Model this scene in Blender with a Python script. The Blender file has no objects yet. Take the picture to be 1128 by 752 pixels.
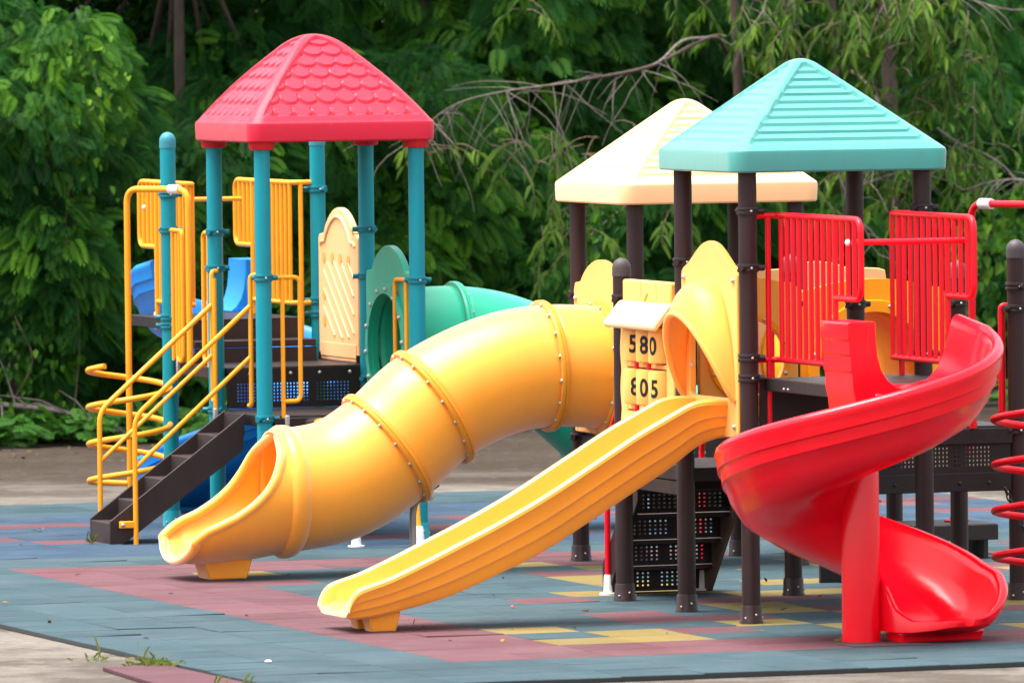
import bpy, bmesh, math, random
import numpy as np
from mathutils import Vector, Matrix, Euler

random.seed(7)
RNG = np.random.default_rng(11)
SC = bpy.context.scene
COL = SC.collection
PI = math.pi

# ------------------------------------------------------------------ playground frame
# a runs along the long axis of the play sets, b away from the front, z up (metres)
TH = math.radians(19)
A0 = (1.4517, 0.0461)
U = (math.cos(TH), math.sin(TH))
V = (-math.sin(TH), math.cos(TH))
L = 1.15


def G(a, b, z=0.0):
    return Vector((A0[0] + a * U[0] + b * V[0], A0[1] + a * U[1] + b * V[1], z))


BASE = {}


def lerp(a, b, t):
    return a + (b - a) * t


def interp(x, xs, ys):
    return float(np.interp(x, xs, ys))


# ------------------------------------------------------------------ mesh builder
class MB:
    def __init__(self):
        self.v = []
        self.f = []

    def add(self, vs, fs):
        o = len(self.v)
        self.v += [tuple(p) for p in vs]
        self.f += [tuple(i + o for i in q) for q in fs]
        return self

    def box(self, x0, x1, y0, y1, z0, z1):
        return self.add([(x0, y0, z0), (x1, y0, z0), (x1, y1, z0), (x0, y1, z0),
                         (x0, y0, z1), (x1, y0, z1), (x1, y1, z1), (x0, y1, z1)],
                        [(0, 3, 2, 1), (4, 5, 6, 7), (0, 1, 5, 4), (1, 2, 6, 5), (2, 3, 7, 6), (3, 0, 4, 7)])

    def loft(self, secs, closed=True, caps=True, ring=False):
        n = len(secs[0])
        o = len(self.v)
        for s in secs:
            self.v += [tuple(p) for p in s]
        m = len(secs)
        for i in range(m if ring else m - 1):
            i2 = (i + 1) % m
            for j in range(n if closed else n - 1):
                j2 = (j + 1) % n
                self.f.append((o + i * n + j, o + i * n + j2, o + i2 * n + j2, o + i2 * n + j))
        if caps and closed and not ring:
            self.f.append(tuple(o + j for j in reversed(range(n))))
            self.f.append(tuple(o + (m - 1) * n + j for j in range(n)))
        return self

    def tube(self, path, r, n=10, ring=False, caps=True):
        P = [Vector(p) for p in path]
        m = len(P)
        T = []
        for i in range(m):
            if ring:
                t = P[(i + 1) % m] - P[i - 1]
            else:
                t = P[min(i + 1, m - 1)] - P[max(i - 1, 0)]
            T.append(t.normalized() if t.length > 1e-9 else Vector((0, 0, 1)))
        ref = Vector((0, 0, 1)) if abs(T[0].z) < .9 else Vector((1, 0, 0))
        N = (ref - T[0] * ref.dot(T[0])).normalized()
        secs = []
        for i in range(m):
            N = N - T[i] * N.dot(T[i])
            if N.length < 1e-6:
                N = T[i].orthogonal()
            N.normalize()
            B = T[i].cross(N)
            rr = r[i] if isinstance(r, (list, tuple)) else r
            secs.append([P[i] + (N * math.cos(2 * PI * k / n) + B * math.sin(2 * PI * k / n)) * rr for k in range(n)])
        return self.loft(secs, True, caps, ring)

    def lathe(self, c, prof, n=28):
        secs = [[(c[0] + r * math.cos(2 * PI * k / n), c[1] + r * math.sin(2 * PI * k / n), c[2] + z)
                 for k in range(n)] for r, z in prof]
        return self.loft(secs, True, True)

    def prism(self, pts, fr, t0, t1):
        """pts 2D outline; fr(x, y, t) -> 3D"""
        return self.loft([[fr(x, y, t0) for x, y in pts], [fr(x, y, t1) for x, y in pts]], True, True)

    def perf(self, fr, w0, w1, h0, h1, t, blocks, fill=.55):
        """thin plate with rows of square holes; fr(x, y, t) -> 3D; blocks (x0,x1,y0,y1,nx,ny)"""
        hx, hy, holes = {w0, w1}, {h0, h1}, []
        for x0, x1, y0, y1, nx, ny in blocks:
            px, py = (x1 - x0) / nx, (y1 - y0) / ny
            for i in range(nx):
                for j in range(ny):
                    q = (x0 + px * (i + .5 - fill / 2), x0 + px * (i + .5 + fill / 2),
                         y0 + py * (j + .5 - fill / 2), y0 + py * (j + .5 + fill / 2))
                    holes.append(q)
                    hx |= {round(q[0], 5), round(q[1], 5)}
                    hy |= {round(q[2], 5), round(q[3], 5)}
        X, Y = sorted(hx), sorted(hy)
        o = len(self.v)
        nx, ny = len(X), len(Y)
        for tt in (0, t):
            for y in Y:
                for x in X:
                    self.v.append(tuple(fr(x, y, tt)))
        M = nx * ny
        H = np.zeros((ny - 1, nx - 1), bool)
        xa, ya = np.array(X), np.array(Y)
        cx, cy = (xa[1:] + xa[:-1]) / 2, (ya[1:] + ya[:-1]) / 2
        for q in holes:
            H |= np.outer((cy > q[2]) & (cy < q[3]), (cx > q[0]) & (cx < q[1]))
        for j in range(ny - 1):
            for i in range(nx - 1):
                k = [o + j * nx + i, o + j * nx + i + 1, o + (j + 1) * nx + i + 1, o + (j + 1) * nx + i]
                if not H[j, i]:
                    self.f.append(tuple(k))
                    self.f.append(tuple(q + M for q in reversed(k)))
                for (dj, di, e) in ((0, -1, (3, 0)), (0, 1, (1, 2)), (-1, 0, (0, 1)), (1, 0, (2, 3))):
                    jj, ii = j + dj, i + di
                    out = not (0 <= jj < ny - 1 and 0 <= ii < nx - 1)
                    if not H[j, i] and (out or H[jj, ii]):
                        p, q = k[e[0]], k[e[1]]
                        self.f.append((q, p, p + M, q + M))
        return self


def fillet(pts, r, n=5):
    P = [Vector(p) for p in pts]
    out = [P[0]]
    for i in range(1, len(P) - 1):
        d0, d1 = P[i - 1] - P[i], P[i + 1] - P[i]
        rr = min(r, d0.length * .49, d1.length * .49)
        a, b = P[i] + d0.normalized() * rr, P[i] + d1.normalized() * rr
        for k in range(n + 1):
            t = k / n
            out.append(a * (1 - t) ** 2 + P[i] * 2 * t * (1 - t) + b * t * t)
    out.append(P[-1])
    return out


def spline(pts, n=8):
    P = [Vector(p) for p in pts]
    Q = [P[0] * 2 - P[1]] + P + [P[-1] * 2 - P[-2]]
    out = []
    for i in range(1, len(Q) - 2):
        for k in range(n):
            t = k / n
            p0, p1, p2, p3 = Q[i - 1], Q[i], Q[i + 1], Q[i + 2]
            out.append(.5 * ((2 * p1) + (p2 - p0) * t + (2 * p0 - 5 * p1 + 4 * p2 - p3) * t * t +
                             (3 * p1 - p0 - 3 * p2 + p3) * t ** 3))
    out.append(P[-1])
    return out


def tag(o, label=None, cat=None, group=None, kind=None):
    if label: o['label'] = label
    if cat: o['category'] = cat
    if group: o['group'] = group
    if kind: o['kind'] = kind
    return o


def mesh_of(name, mb, mats, base=(0, 0, 0), smooth=True, angle=38):
    me = bpy.data.meshes.new(name)
    bx, by, bz = base
    me.from_pydata([(p[0] - bx, p[1] - by, p[2] - bz) for p in mb.v], [], mb.f)
    me.update()
    for m in (mats if isinstance(mats, (list, tuple)) else [mats]):
        me.materials.append(m)
    if smooth:
        me.shade_smooth()
        me.set_sharp_from_angle(angle=math.radians(angle))
    return me


def thing(name, label, cat, a, b, z=0.0, group=None, turn=0.0):
    o = bpy.data.objects.new(name, None)
    COL.objects.link(o)
    o.empty_display_size = .1
    o.location = G(a, b, z)
    o.rotation_euler = (0, 0, TH + turn)
    BASE[o] = (a, b, z)
    return tag(o, label, cat, group)


def root_of(o):
    while o.parent: o = o.parent
    return o


def part(name, mb, mat, parent, bevel=0, smooth=True, angle=38, solid=0, label=None, segs=2):
    base = BASE[root_of(parent)]
    me = mesh_of(name, mb, mat, base, smooth, angle)
    o = bpy.data.objects.new(name, me)
    COL.objects.link(o)
    o.parent = parent
    if solid:
        s = o.modifiers.new('solid', 'SOLIDIFY'); s.thickness = solid; s.offset = -1
    if bevel:
        bv = o.modifiers.new('bevel', 'BEVEL'); bv.width = bevel; bv.segments = segs
        bv.limit_method = 'ANGLE'; bv.angle_limit = math.radians(35)
        bv.harden_normals = False
    if label: o['label'] = label
    return o


def single(name, label, cat, mb, mat, base, group=None, kind=None, bevel=0, angle=38, smooth=True):
    me = mesh_of(name, mb, mat, base, smooth, angle)
    o = bpy.data.objects.new(name, me)
    COL.objects.link(o)
    o.location = G(*base)
    o.rotation_euler = (0, 0, TH)
    BASE[o] = base
    if bevel:
        bv = o.modifiers.new('bevel', 'BEVEL'); bv.width = bevel; bv.segments = 2
        bv.limit_method = 'ANGLE'; bv.angle_limit = math.radians(35)
    return tag(o, label, cat, group, kind)


# ------------------------------------------------------------------ materials
def new_mat(name):
    m = bpy.data.materials.new(name)
    m.use_nodes = True
    nt = m.node_tree
    return m, nt, nt.nodes['Principled BSDF']


def coords(nt, scale=1.0, kind='Object'):
    tc = nt.nodes.new('ShaderNodeTexCoord')
    mp = nt.nodes.new('ShaderNodeMapping')
    mp.inputs['Scale'].default_value = (scale,) * 3 if not isinstance(scale, tuple) else scale
    nt.links.new(tc.outputs[kind], mp.inputs['Vector'])
    return mp.outputs['Vector']


def noise(nt, vec, scale, detail=4, rough=.55):
    n = nt.nodes.new('ShaderNodeTexNoise')
    n.inputs['Scale'].default_value = scale
    n.inputs['Detail'].default_value = detail
    n.inputs['Roughness'].default_value = rough
    nt.links.new(vec, n.inputs['Vector'])
    return n.outputs['Fac']


def ramp(nt, fac, stops):
    r = nt.nodes.new('ShaderNodeValToRGB')
    e = r.color_ramp.elements
    while len(e) < len(stops): e.new(.5)
    for k, (p, c) in enumerate(stops):
        e[k].position = p
        e[k].color = (*c, 1) if len(c) == 3 else c
    nt.links.new(fac, r.inputs['Fac'])
    return r.outputs['Color']


def mixc(nt, fac, c1, c2, mode='MIX'):
    n = nt.nodes.new('ShaderNodeMix')
    n.data_type = 'RGBA'
    n.blend_type = mode
    for sock, val in ((n.inputs['Factor'], fac), (n.inputs['A'], c1), (n.inputs['B'], c2)):
        if isinstance(val, (int, float)): sock.default_value = val
        elif isinstance(val, tuple): sock.default_value = (*val, 1)
        else: nt.links.new(val, sock)
    return n.outputs['Result']


def bump(nt, bsdf, h, strength=.2, dist=.01):
    b = nt.nodes.new('ShaderNodeBump')
    b.inputs['Strength'].default_value = strength
    b.inputs['Distance'].default_value = dist
    nt.links.new(h, b.inputs['Height'])
    nt.links.new(b.outputs['Normal'], bsdf.inputs['Normal'])


def sc3(c, k):
    return tuple(min(1, x * k) for x in c)


def plastic(name, col, rough=.38, vary=.1, grain=.06, dirt=.18, coat=0.0, sss=0.0, sheen=0.0, spec=.28, dirtc=(.12, .1, .08)):
    m, nt, b = new_mat(name)
    v = coords(nt)
    n1 = noise(nt, v, 2.3, 5, .6)
    c = ramp(nt, n1, [(.3, sc3(col, 1 - vary)), (.7, sc3(col, 1 + vary * .6))])
    n2 = noise(nt, v, 7.5, 6, .68)
    d = ramp(nt, n2, [(.58, (0, 0, 0)), (.8, (dirt,) * 3)])
    c = mixc(nt, d, c, dirtc)
    vs_ = coords(nt, (11, 11, 1.3))
    st = noise(nt, vs_, 1.6, 5, .65)
    c = mixc(nt, ramp(nt, st, [(.60, (0, 0, 0)), (.82, (dirt * 1.1,) * 3)]), c, dirtc)
    nt.links.new(c, b.inputs['Base Color'])
    n3 = noise(nt, v, 5, 4)
    r = ramp(nt, n3, [(.3, (rough * .85,) * 3), (.75, (min(1, rough * 1.3),) * 3)])
    nt.links.new(r, b.inputs['Roughness'])
    b.inputs['IOR'].default_value = 1.5
    b.inputs['Specular IOR Level'].default_value = spec
    if coat:
        b.inputs['Coat Weight'].default_value = coat
        b.inputs['Coat Roughness'].default_value = .38
    if sheen:                                   # fine chalky bloom of weathered plastic
        b.inputs['Sheen Weight'].default_value = sheen
        b.inputs['Sheen Roughness'].default_value = .45
        b.inputs['Sheen Tint'].default_value = (1, .97, .93, 1)
    if sss:
        b.inputs['Subsurface Weight'].default_value = sss
        b.inputs['Subsurface Radius'].default_value = (.02, .012, .006)
        b.inputs['Subsurface Scale'].default_value = .6
    n4 = noise(nt, v, 160, 3)
    n5 = noise(nt, v, 9, 2)
    mm = nt.nodes.new('ShaderNodeMath'); mm.operation = 'MULTIPLY_ADD'
    nt.links.new(n5, mm.inputs[0]); mm.inputs[1].default_value = 2.5
    nt.links.new(n4, mm.inputs[2])
    bump(nt, b, mm.outputs[0], grain * 2, .004)
    return m


M = {}
M['teal_post'] = plastic('teal_paint', (.002, .225, .275), .36, .07, .06, .12)
M['teal_clamp'] = plastic('teal_clamp_paint', (.002, .15, .19), .42)
M['teal_cap'] = plastic('teal_cap_plastic', (.03, .20, .25), .45)
M['brown_post'] = plastic('brown_paint', (.026, .0125, .0125), .40, .14, .06, .14, dirtc=(.07, .055, .045))
M['brown_clamp'] = plastic('brown_clamp_paint', (.022, .013, .0135), .45)
M['grey_cap'] = plastic('grey_cap_plastic', (.055, .045, .048), .55)
M['teal_roof'] = plastic('teal_roof_plastic', (.048, .255, .225), .5, .07, .05, .3, sheen=.28, dirtc=(.10, .13, .12))
M['cream_roof'] = plastic('cream_roof_plastic', (.78, .44, .215), .5, .05, .05, .2, sheen=.3, dirtc=(.30, .22, .15))
M['red_roof'] = plastic('red_roof_plastic', (.50, .006, .030), .45, .06, .05, .25, sheen=.12)
M['red_collar'] = plastic('red_collar_plastic', (.50, .004, .012), .42)
M['yellow'] = plastic('yellow_slide_plastic', (.97, .335, .012), .38, .06, .05, .15, sheen=.8, coat=.3, spec=.4, dirtc=(.30, .17, .05))
M['yellow_flange'] = plastic('yellow_flange_plastic', (.78, .27, .008), .4, .08, .05, .2, sheen=.2)
M['yellow_panel'] = plastic('yellow_panel_plastic', (.88, .38, .055), .42, .05, .05, .12, sheen=.25, dirtc=(.3, .2, .1))
M['cream_panel'] = plastic('cream_panel_plastic', (.84, .42, .165), .45, .05, .05, .12, sheen=.15, dirtc=(.3, .2, .1))
M['board'] = plastic('number_board_plastic', (.87, .43, .085), .45, .05, .05, .2, sheen=.15, dirtc=(.3, .2, .1))
M['cream_light'] = plastic('cream_canopy_plastic', (.86, .52, .24), .45, .05, .05, .12, sheen=.25, dirtc=(.3, .2, .1))
M['orange_panel'] = plastic('orange_panel_plastic', (.90, .30, .003), .4)
M['yellow_pipe'] = plastic('yellow_pipe_paint', (.86, .32, .012), .38, .08, .06, .16)
M['red'] = plastic('red_slide_plastic', (.88, .002, .013), .19, .06, .03, .08, spec=.4)
M['red_pipe'] = plastic('red_pipe_paint', (.66, .003, .014), .32, .08, .06, .12)
M['blue'] = plastic('blue_slide_plastic', (.008, .20, .60), .34, .08, .05, .14)
M['green'] = plastic('green_tube_plastic', (.012, .34, .20), .36, .08, .05, .14, sheen=.15)
M['deck'] = plastic('dark_deck_coating', (.016, .0115, .0115), .42, .2, .1, .25, dirtc=(.045, .036, .03))
M['step'] = plastic('brown_step_coating', (.030, .019, .018), .45, .15, .1, .2, dirtc=(.045, .036, .03))
M['white'] = plastic('white_sleeve_plastic', (.72, .70, .68), .45)
M['peach'] = plastic('peach_pipe_paint', (.80, .50, .25), .45)
M['digit'] = plastic('black_digit_paint', (.012, .012, .012), .5)
M['tan_stringer'] = plastic('tan_stringer_paint', (.10, .062, .050), .5)
m, nt, b = new_mat('zinc_bolt')
b.inputs['Base Color'].default_value = (.44, .40, .36, 1); b.inputs['Metallic'].default_value = .35
b.inputs['Roughness'].default_value = .4
M['zinc'] = m
m, nt, b = new_mat('galvanised_pipe')
v = coords(nt); nt.links.new(ramp(nt, noise(nt, v, 12), [(.3, (.30, .27, .25)), (.7, (.46, .42, .39))]), b.inputs['Base Color'])
b.inputs['Metallic'].default_value = .4; b.inputs['Roughness'].default_value = .5
M['galv'] = m
m, nt, b = new_mat('dark_chain_steel')
b.inputs['Base Color'].default_value = (.03, .03, .033, 1); b.inputs['Metallic'].default_value = .6
b.inputs['Roughness'].default_value = .5
M['chain'] = m


def rubber(name, col):
    m, nt, b = new_mat(name)
    v = coords(nt)
    at = nt.nodes.new('ShaderNodeAttribute'); at.attribute_name = 'tint'
    c = ramp(nt, at.outputs['Fac'], [(0, sc3(col, .80)), (1, sc3(col, 1.14))])
    fade = tuple(x * .7 + .055 for x in col)
    c = mixc(nt, ramp(nt, noise(nt, v, 1.4, 7, .68), [(.40, (0, 0, 0)), (.74, (.5,) * 3)]), c, fade)
    # worn streaks along the rows of tiles
    v2 = coords(nt, (.9, 9, 1))
    c = mixc(nt, ramp(nt, noise(nt, v2, 2.0, 6, .7), [(.52, (0, 0, 0)), (.78, (.42,) * 3)]), c, (.145, .155, .16))
    c = mixc(nt, ramp(nt, noise(nt, v, 210, 2), [(.30, (.6,) * 3), (.5, (0, 0, 0))]), c, sc3(col, .35))
    c = mixc(nt, ramp(nt, noise(nt, v, .9, 6, .7), [(.5, (0, 0, 0)), (.75, (.4,) * 3)]), c, sc3(col, .45))
    nt.links.new(c, b.inputs['Base Color'])
    b.inputs['Roughness'].default_value = .85
    b.inputs['Specular IOR Level'].default_value = .12
    bump(nt, b, noise(nt, v, 230, 3), .35, .004)
    return m


RUB = [rubber('teal_rubber', (.030, .060, .072)), rubber('mauve_rubber', (.104, .042, .050)),
       rubber('ochre_rubber', (.175, .13, .04)), rubber('blue_rubber', (.026, .054, .090))]
m, nt, b = new_mat('black_rubber_edge')
b.inputs['Base Color'].default_value = (.022, .023, .023, 1); b.inputs['Roughness'].default_value = .9
RUB.append(m)

# concrete: pale near the mat, darker and mossy towards the trees (an old damp stain)
m, nt, b = new_mat('old_concrete')
v = coords(nt)
c = ramp(nt, noise(nt, v, 1.1, 8, .68), [(.28, (.10, .086, .072)), (.5, (.155, .138, .118)), (.72, (.235, .217, .192))])
v2 = coords(nt, (.55, .55, 1))
c = mixc(nt, ramp(nt, noise(nt, v2, 1.0, 9, .72), [(.44, (0, 0, 0)), (.54, (.9,) * 3)]), c, (.060, .048, .039))
sx = nt.nodes.new('ShaderNodeSeparateXYZ'); nt.links.new(v, sx.inputs[0])
nz = nt.nodes.new('ShaderNodeMath'); nz.operation = 'MULTIPLY_ADD'
nt.links.new(noise(nt, coords(nt, (.25, .9, 1)), 1.0, 6, .65), nz.inputs[0]); nz.inputs[1].default_value = 8.0
nt.links.new(sx.outputs['Y'], nz.inputs[2])
mr = nt.nodes.new('ShaderNodeMapRange'); nt.links.new(nz.outputs[0], mr.inputs[0])
mr.inputs[1].default_value = 19.0; mr.inputs[2].default_value = 22.5
c = mixc(nt, ramp(nt, mr.outputs[0], [(0, (0, 0, 0)), (1, (.9,) * 3)]), c, (.030, .0205, .0140))
c = mixc(nt, ramp(nt, noise(nt, v, 14, 5, .7), [(.32, (.6,) * 3), (.5, (0, 0, 0))]), c, (.085, .075, .065))
nt.links.new(c, b.inputs['Base Color'])
b.inputs['Roughness'].default_value = .92
b.inputs['Specular IOR Level'].default_value = .08
bump(nt, b, noise(nt, v, 30, 6, .7), .4, .01)
M['concrete'] = m
m, nt, b = new_mat('leaf_litter_soil')
v = coords(nt)
nt.links.new(ramp(nt, noise(nt, v, 5, 8, .7), [(.3, (.012, .009, .006)), (.6, (.03, .023, .014)), (.8, (.055, .04, .022))]), b.inputs['Base Color'])
b.inputs['Roughness'].default_value = .95
bump(nt, b, noise(nt, v, 12, 6, .7), .8, .05)
M['soil'] = m


def leafmat(name, dark, mid, light, trans=.35, rough=.5):
    m, nt, b = new_mat(name)
    at = nt.nodes.new('ShaderNodeAttribute'); at.attribute_name = 'tint'
    v = coords(nt)
    mm = nt.nodes.new('ShaderNodeMath'); mm.operation = 'MULTIPLY_ADD'
    nt.links.new(noise(nt, v, .8, 3), mm.inputs[0]); mm.inputs[1].default_value = .5
    ad = nt.nodes.new('ShaderNodeMath'); ad.operation = 'SUBTRACT'
    nt.links.new(at.outputs['Fac'], ad.inputs[0]); ad.inputs[1].default_value = .25
    nt.links.new(ad.outputs[0], mm.inputs[2])
    c = ramp(nt, mm.outputs[0], [(.1, dark), (.5, mid), (.95, light)])
    nt.links.new(c, b.inputs['Base Color'])
    b.inputs['Roughness'].default_value = rough
    b.inputs['Specular IOR Level'].default_value = .08
    tr = nt.nodes.new('ShaderNodeBsdfTranslucent')
    nt.links.new(mixc(nt, 1.0, c, (1.0, 1.2, .38), 'MULTIPLY'), tr.inputs['Color'])
    ms = nt.nodes.new('ShaderNodeMixShader'); ms.inputs[0].default_value = trans
    nt.links.new(b.outputs[0], ms.inputs[1]); nt.links.new(tr.outputs[0], ms.inputs[2])
    nt.links.new(ms.outputs[0], nt.nodes['Material Output'].inputs['Surface'])
    return m


M['feather'] = leafmat('feathery_foliage', (.004, .030, .006), (.0145, .078, .010), (.095, .24, .014))
M['broad'] = leafmat('broad_foliage', (.005, .030, .006), (.017, .070, .010), (.105, .225, .018))
M['droop'] = leafmat('narrow_foliage', (.022, .054, .011), (.052, .110, .020), (.15, .25, .034), .35, .42)
M['cover'] = leafmat('ground_cover_foliage', (.02, .075, .012), (.04, .13, .02), (.09, .22, .035))
M['grass'] = leafmat('dry_grass', (.10, .14, .025), (.19, .23, .05), (.32, .30, .12))


def bark(name, c0, c1):
    m, nt, b = new_mat(name)
    v = coords(nt, (3, 3, .6))
    nt.links.new(ramp(nt, noise(nt, v, 8, 6, .7), [(.3, c0), (.7, c1)]), b.inputs['Base Color'])
    b.inputs['Roughness'].default_value = .85
    bump(nt, b, noise(nt, v, 22, 5, .7), .7, .01)
    return m


M['bark'] = bark('brown_bark', (.03, .018, .012), (.085, .055, .04))
M['twig'] = bark('grey_dead_wood', (.08, .062, .052), (.22, .18, .155))
M['twig_brown'] = bark('brown_twig', (.07, .045, .028), (.17, .12, .075))

# ------------------------------------------------------------------ small shared helpers
_bolt = {}


def bolt(parent, p, d=(0, -1, 0), r=.016, mat='zinc', name='bolt'):
    key = (r, mat)
    if key not in _bolt:
        mb = MB().lathe((0, 0, 0), [(r, 0), (r * 1.0, r * .35), (r * .8, r * .8), (r * .35, r * 1.05)], 10)
        _bolt[key] = mesh_of('bolt', mb, M[mat])
    o = bpy.data.objects.new(name, _bolt[key])
    COL.objects.link(o)
    o.parent = parent
    base = BASE[root_of(parent)]
    o.location = (p[0] - base[0], p[1] - base[1], p[2] - base[2])
    o.rotation_mode = 'QUATERNION'
    o.rotation_quaternion = Vector(d).to_track_quat('Z', 'Y')
    return o


PR = .057


def post(parent, a, b, z1, mat, clamps=(), cap=None, foot=True, z0=-.015, clampmat=None):
    mb = MB().lathe((a, b, 0), [(PR, z0), (PR, z1)], 28)
    p = part('post', mb, M[mat], parent)
    if foot:
        part('foot_sleeve', MB().lathe((a, b, 0), [(PR + .016, z0 + .001), (PR + .016, .012), (PR + .011, .02), (PR + .008, .10), (PR + .0035, .112)], 28), M[mat], p)
        for k in range(3):
            an = -PI / 2 + TH * 0 + (-.9, .1, 1.1)[k]
            bolt(p, (a + (PR + .010) * math.cos(an), b + (PR + .010) * math.sin(an), .035 + .02 * (k == 1)), (math.cos(an), math.sin(an), 0), .007)
    if cap:
        prof = [(PR + .004, z1 - .05), (PR + .004, z1)] + [((PR + .004) * math.cos(t), z1 + (PR + .01) * math.sin(t)) for t in (.25, .5, .75, 1.0, 1.25, 1.45)] + [(.004, z1 + PR + .01)]
        part('cap', MB().lathe((a, b, 0), prof, 28), M[cap], p)
    cm = M[clampmat or mat.replace('_post', '_clamp')]
    for c in clamps:
        z, ang = c if isinstance(c, tuple) else (c, None)
        mb = MB().lathe((a, b, z), [(PR + .0008, -.026), (PR + .010, -.024), (PR + .012, -.010), (PR + .006, -.006), (PR + .006, .006), (PR + .012, .010), (PR + .010, .024), (PR + .0008, .026)], 28)
        for an in ((-2.4, .2) if ang is None else (ang, ang + 2.2)):
            x, y = a + (PR + .018) * math.cos(an), b + (PR + .018) * math.sin(an)
            dx, dy = math.cos(an), math.sin(an)
            # lug where the clamp is bolted to the rail
            q = [Vector((x, y, z)) + Vector((dx, dy, 0)) * s for s in (-.02, .028)]
            mb.tube(q, .019, 10)
        cl = part('clamp', mb, cm, p)
        bolt(cl, (a + (PR + .012) * math.cos(-1.7 + .12), b + (PR + .012) * math.sin(-1.7 + .12), z), (math.cos(-1.6), math.sin(-1.6), 0), .008)
    return p


def pipe(name, pts, r, mat, parent, fr=.07, n=10, label=None):
    return part(name, MB().tube(fillet(pts, fr, 5), r, n), M[mat], parent, label=label)


def deck_slab(parent, a0, a1, b0, b1, z, t=.09, name='deck'):
    g = .012
    mb = MB().box(a0 + g, a1 - g, b0 + g, b1 - g, z - t, z)
    return part(name, mb, M['deck'], parent, .008)


# ------------------------------------------------------------------ roofs
def roof_mesh(cx, cy, half, z0, band, apex, style):
    N = 48 if style == 'louver' else 112          # samples per side
    R = 200 if style == 'louver' else 190
    rise = apex - (z0 + band)
    slope = math.hypot(half, rise)
    rows = 7
    secs = []

    def plan(hs, t, side, rc):
        # a side of the rounded square
        x = t * hs
        y = hs
        k = abs(x) - (hs - rc)
        if k > 0:
            # rounded corner
            ang = (k / rc) * PI / 4
            x = math.copysign((hs - rc) + rc * math.sin(ang) , t)
            y = (hs - rc) + rc * math.cos(ang)
        if side == 0: return (x, -y)
        if side == 1: return (y, x)
        if side == 2: return (-x, y)
        return (-y, -x)

    def height(m):
        w = 1 - m
        if style == 'louver':
            h = 1.0 - m
            # rounded crown
            k = .13
            if m < k: h = 1 - k / 2 - m * m / (2 * k)
            return z0 + band + rise * h / (1 - k / 2)
        k = .30
        h = 1.0 - m ** 1.0
        if m < k: h = 1 - k / 2 - m * m / (2 * k)
        h = h / (1 - k / 2)
        h += .10 * math.sin(PI * m) * (m) 
        return z0 + band + rise * h

    def disp(m, t):
        """raised hips, sunken faces with louvres or fish-scale shingles"""
        hs = m * half
        s = t * hs
        rib = .055 if style == 'louver' else .06
        edge = hs - abs(s)
        if edge < rib or m < .10 or m > .955:
            return 0.0
        e = min(1, (edge - rib) / .008, (m - .10) * half / .012, (.955 - m) * half / .012)
        d = (.955 - m) * slope                     # distance up the slope
        if style == 'louver':
            p = (.955 - .10) * slope / 11
            q = (d / p) % 1.0
            return e * (-.010 - .017 * (q if q < .94 else (1 - q) / .06 * .94))
        p = (.955 - .13) * slope / rows
        r = math.floor(d / p)
        fr = d / p - r
        wd = .142

        def cell(row):
            x = s / wd + (.5 if row % 2 else 0)
            f = x - math.floor(x + .5)
            return f * 2
        f = min(.985, abs(cell(r)))
        edge_d = .62 * (1 - math.sqrt(1 - f * f))
        gap = max(0, (f - .88) / .105)
        if fr >= edge_d:
            return e * (-.008 - .028 * min(1, fr / 1.5) - .010 * gap * (fr < .8))
        return e * (-.008 - .028 * min(1, (fr + 1) / 1.5))

    mb = MB()
    ms = [0.0] + [((i + 1) / R) for i in range(R)]
    rings = []
    for m in ms:
        mm = max(m, .004)
        ring = []
        for side in range(4):
            for k in range(N):
                t = -1 + 2 * k / N
                x, y = plan(mm * half, t, side, mm * half * .14 + .001)
                ring.append((cx + x, cy + y, height(m) + disp(mm, t)))
        rings.append(ring)
    # eave band, rounded over, then the underside
    for (off, dz) in ((.012, -.012), (.016, -.03), (.012, -band + .01), (.004, -band), (-.03, -band), (-.045, -band + .035), (-.055, -band + .04)):
        ring = []
        for side in range(4):
            for k in range(N):
                t = -1 + 2 * k / N
                x, y = plan(half + off, t, side, half * .14)
                ring.append((cx + x, cy + y, z0 + band + dz))
        rings.append(ring)
    ring = [(cx + (p[0] - cx) * .02, cy + (p[1] - cy) * .02, z0 + band * .3) for p in rings[-1]]
    rings.append(ring)
    mb.loft(rings, True, True)
    return mb


# ------------------------------------------------------------------ arched ring panel
def arch_outline(w, z0, zs, zt, sh=.13, pw=.75):
    pts = [(-w, z0), (w, z0), (w, zs)]
    pts += [(w - .02, zs + .025), (w - sh, zs + .035)]
    n = 14
    for k in range(n + 1):
        t = k / n
        x = lerp(w - sh, -(w - sh), t)
        pts.append((x, zs + .035 + (zt - zs - .035) * (math.sin(PI * t) ** pw)))
    pts += [(-(w - .02), zs + .025), (-w, zs)]
    return pts


def ring_panel(fr, pts, c, r, t0, t1, n=96, inner=None):
    def hit(an):
        d = (math.cos(an), math.sin(an))
        best = 9
        for i in range(len(pts)):
            (x1, y1), (x2, y2) = pts[i], pts[(i + 1) % len(pts)]
            ex, ey = x2 - x1, y2 - y1
            den = d[0] * ey - d[1] * ex
            if abs(den) < 1e-9: continue
            s = ((x1 - c[0]) * ey - (y1 - c[1]) * ex) / den
            u = ((x1 - c[0]) * d[1] - (y1 - c[1]) * d[0]) / den
            if s > 0 and -1e-6 <= u <= 1 + 1e-6: best = min(best, s)
        return best
    out, inn = [], []
    for k in range(n):
        an = 2 * PI * k / n
        h = hit(an)
        out.append((c[0] + h * math.cos(an), c[1] + h * math.sin(an)))
        rr = inner(an) if inner else r
        inn.append((c[0] + rr * math.cos(an), c[1] + rr * math.sin(an)))
    mb = MB()
    mb.loft([[fr(*p, t0) for p in out], [fr(*p, t1) for p in out], [fr(*p, t1) for p in inn], [fr(*p, t0) for p in inn]], True, False, True)
    return mb

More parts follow.
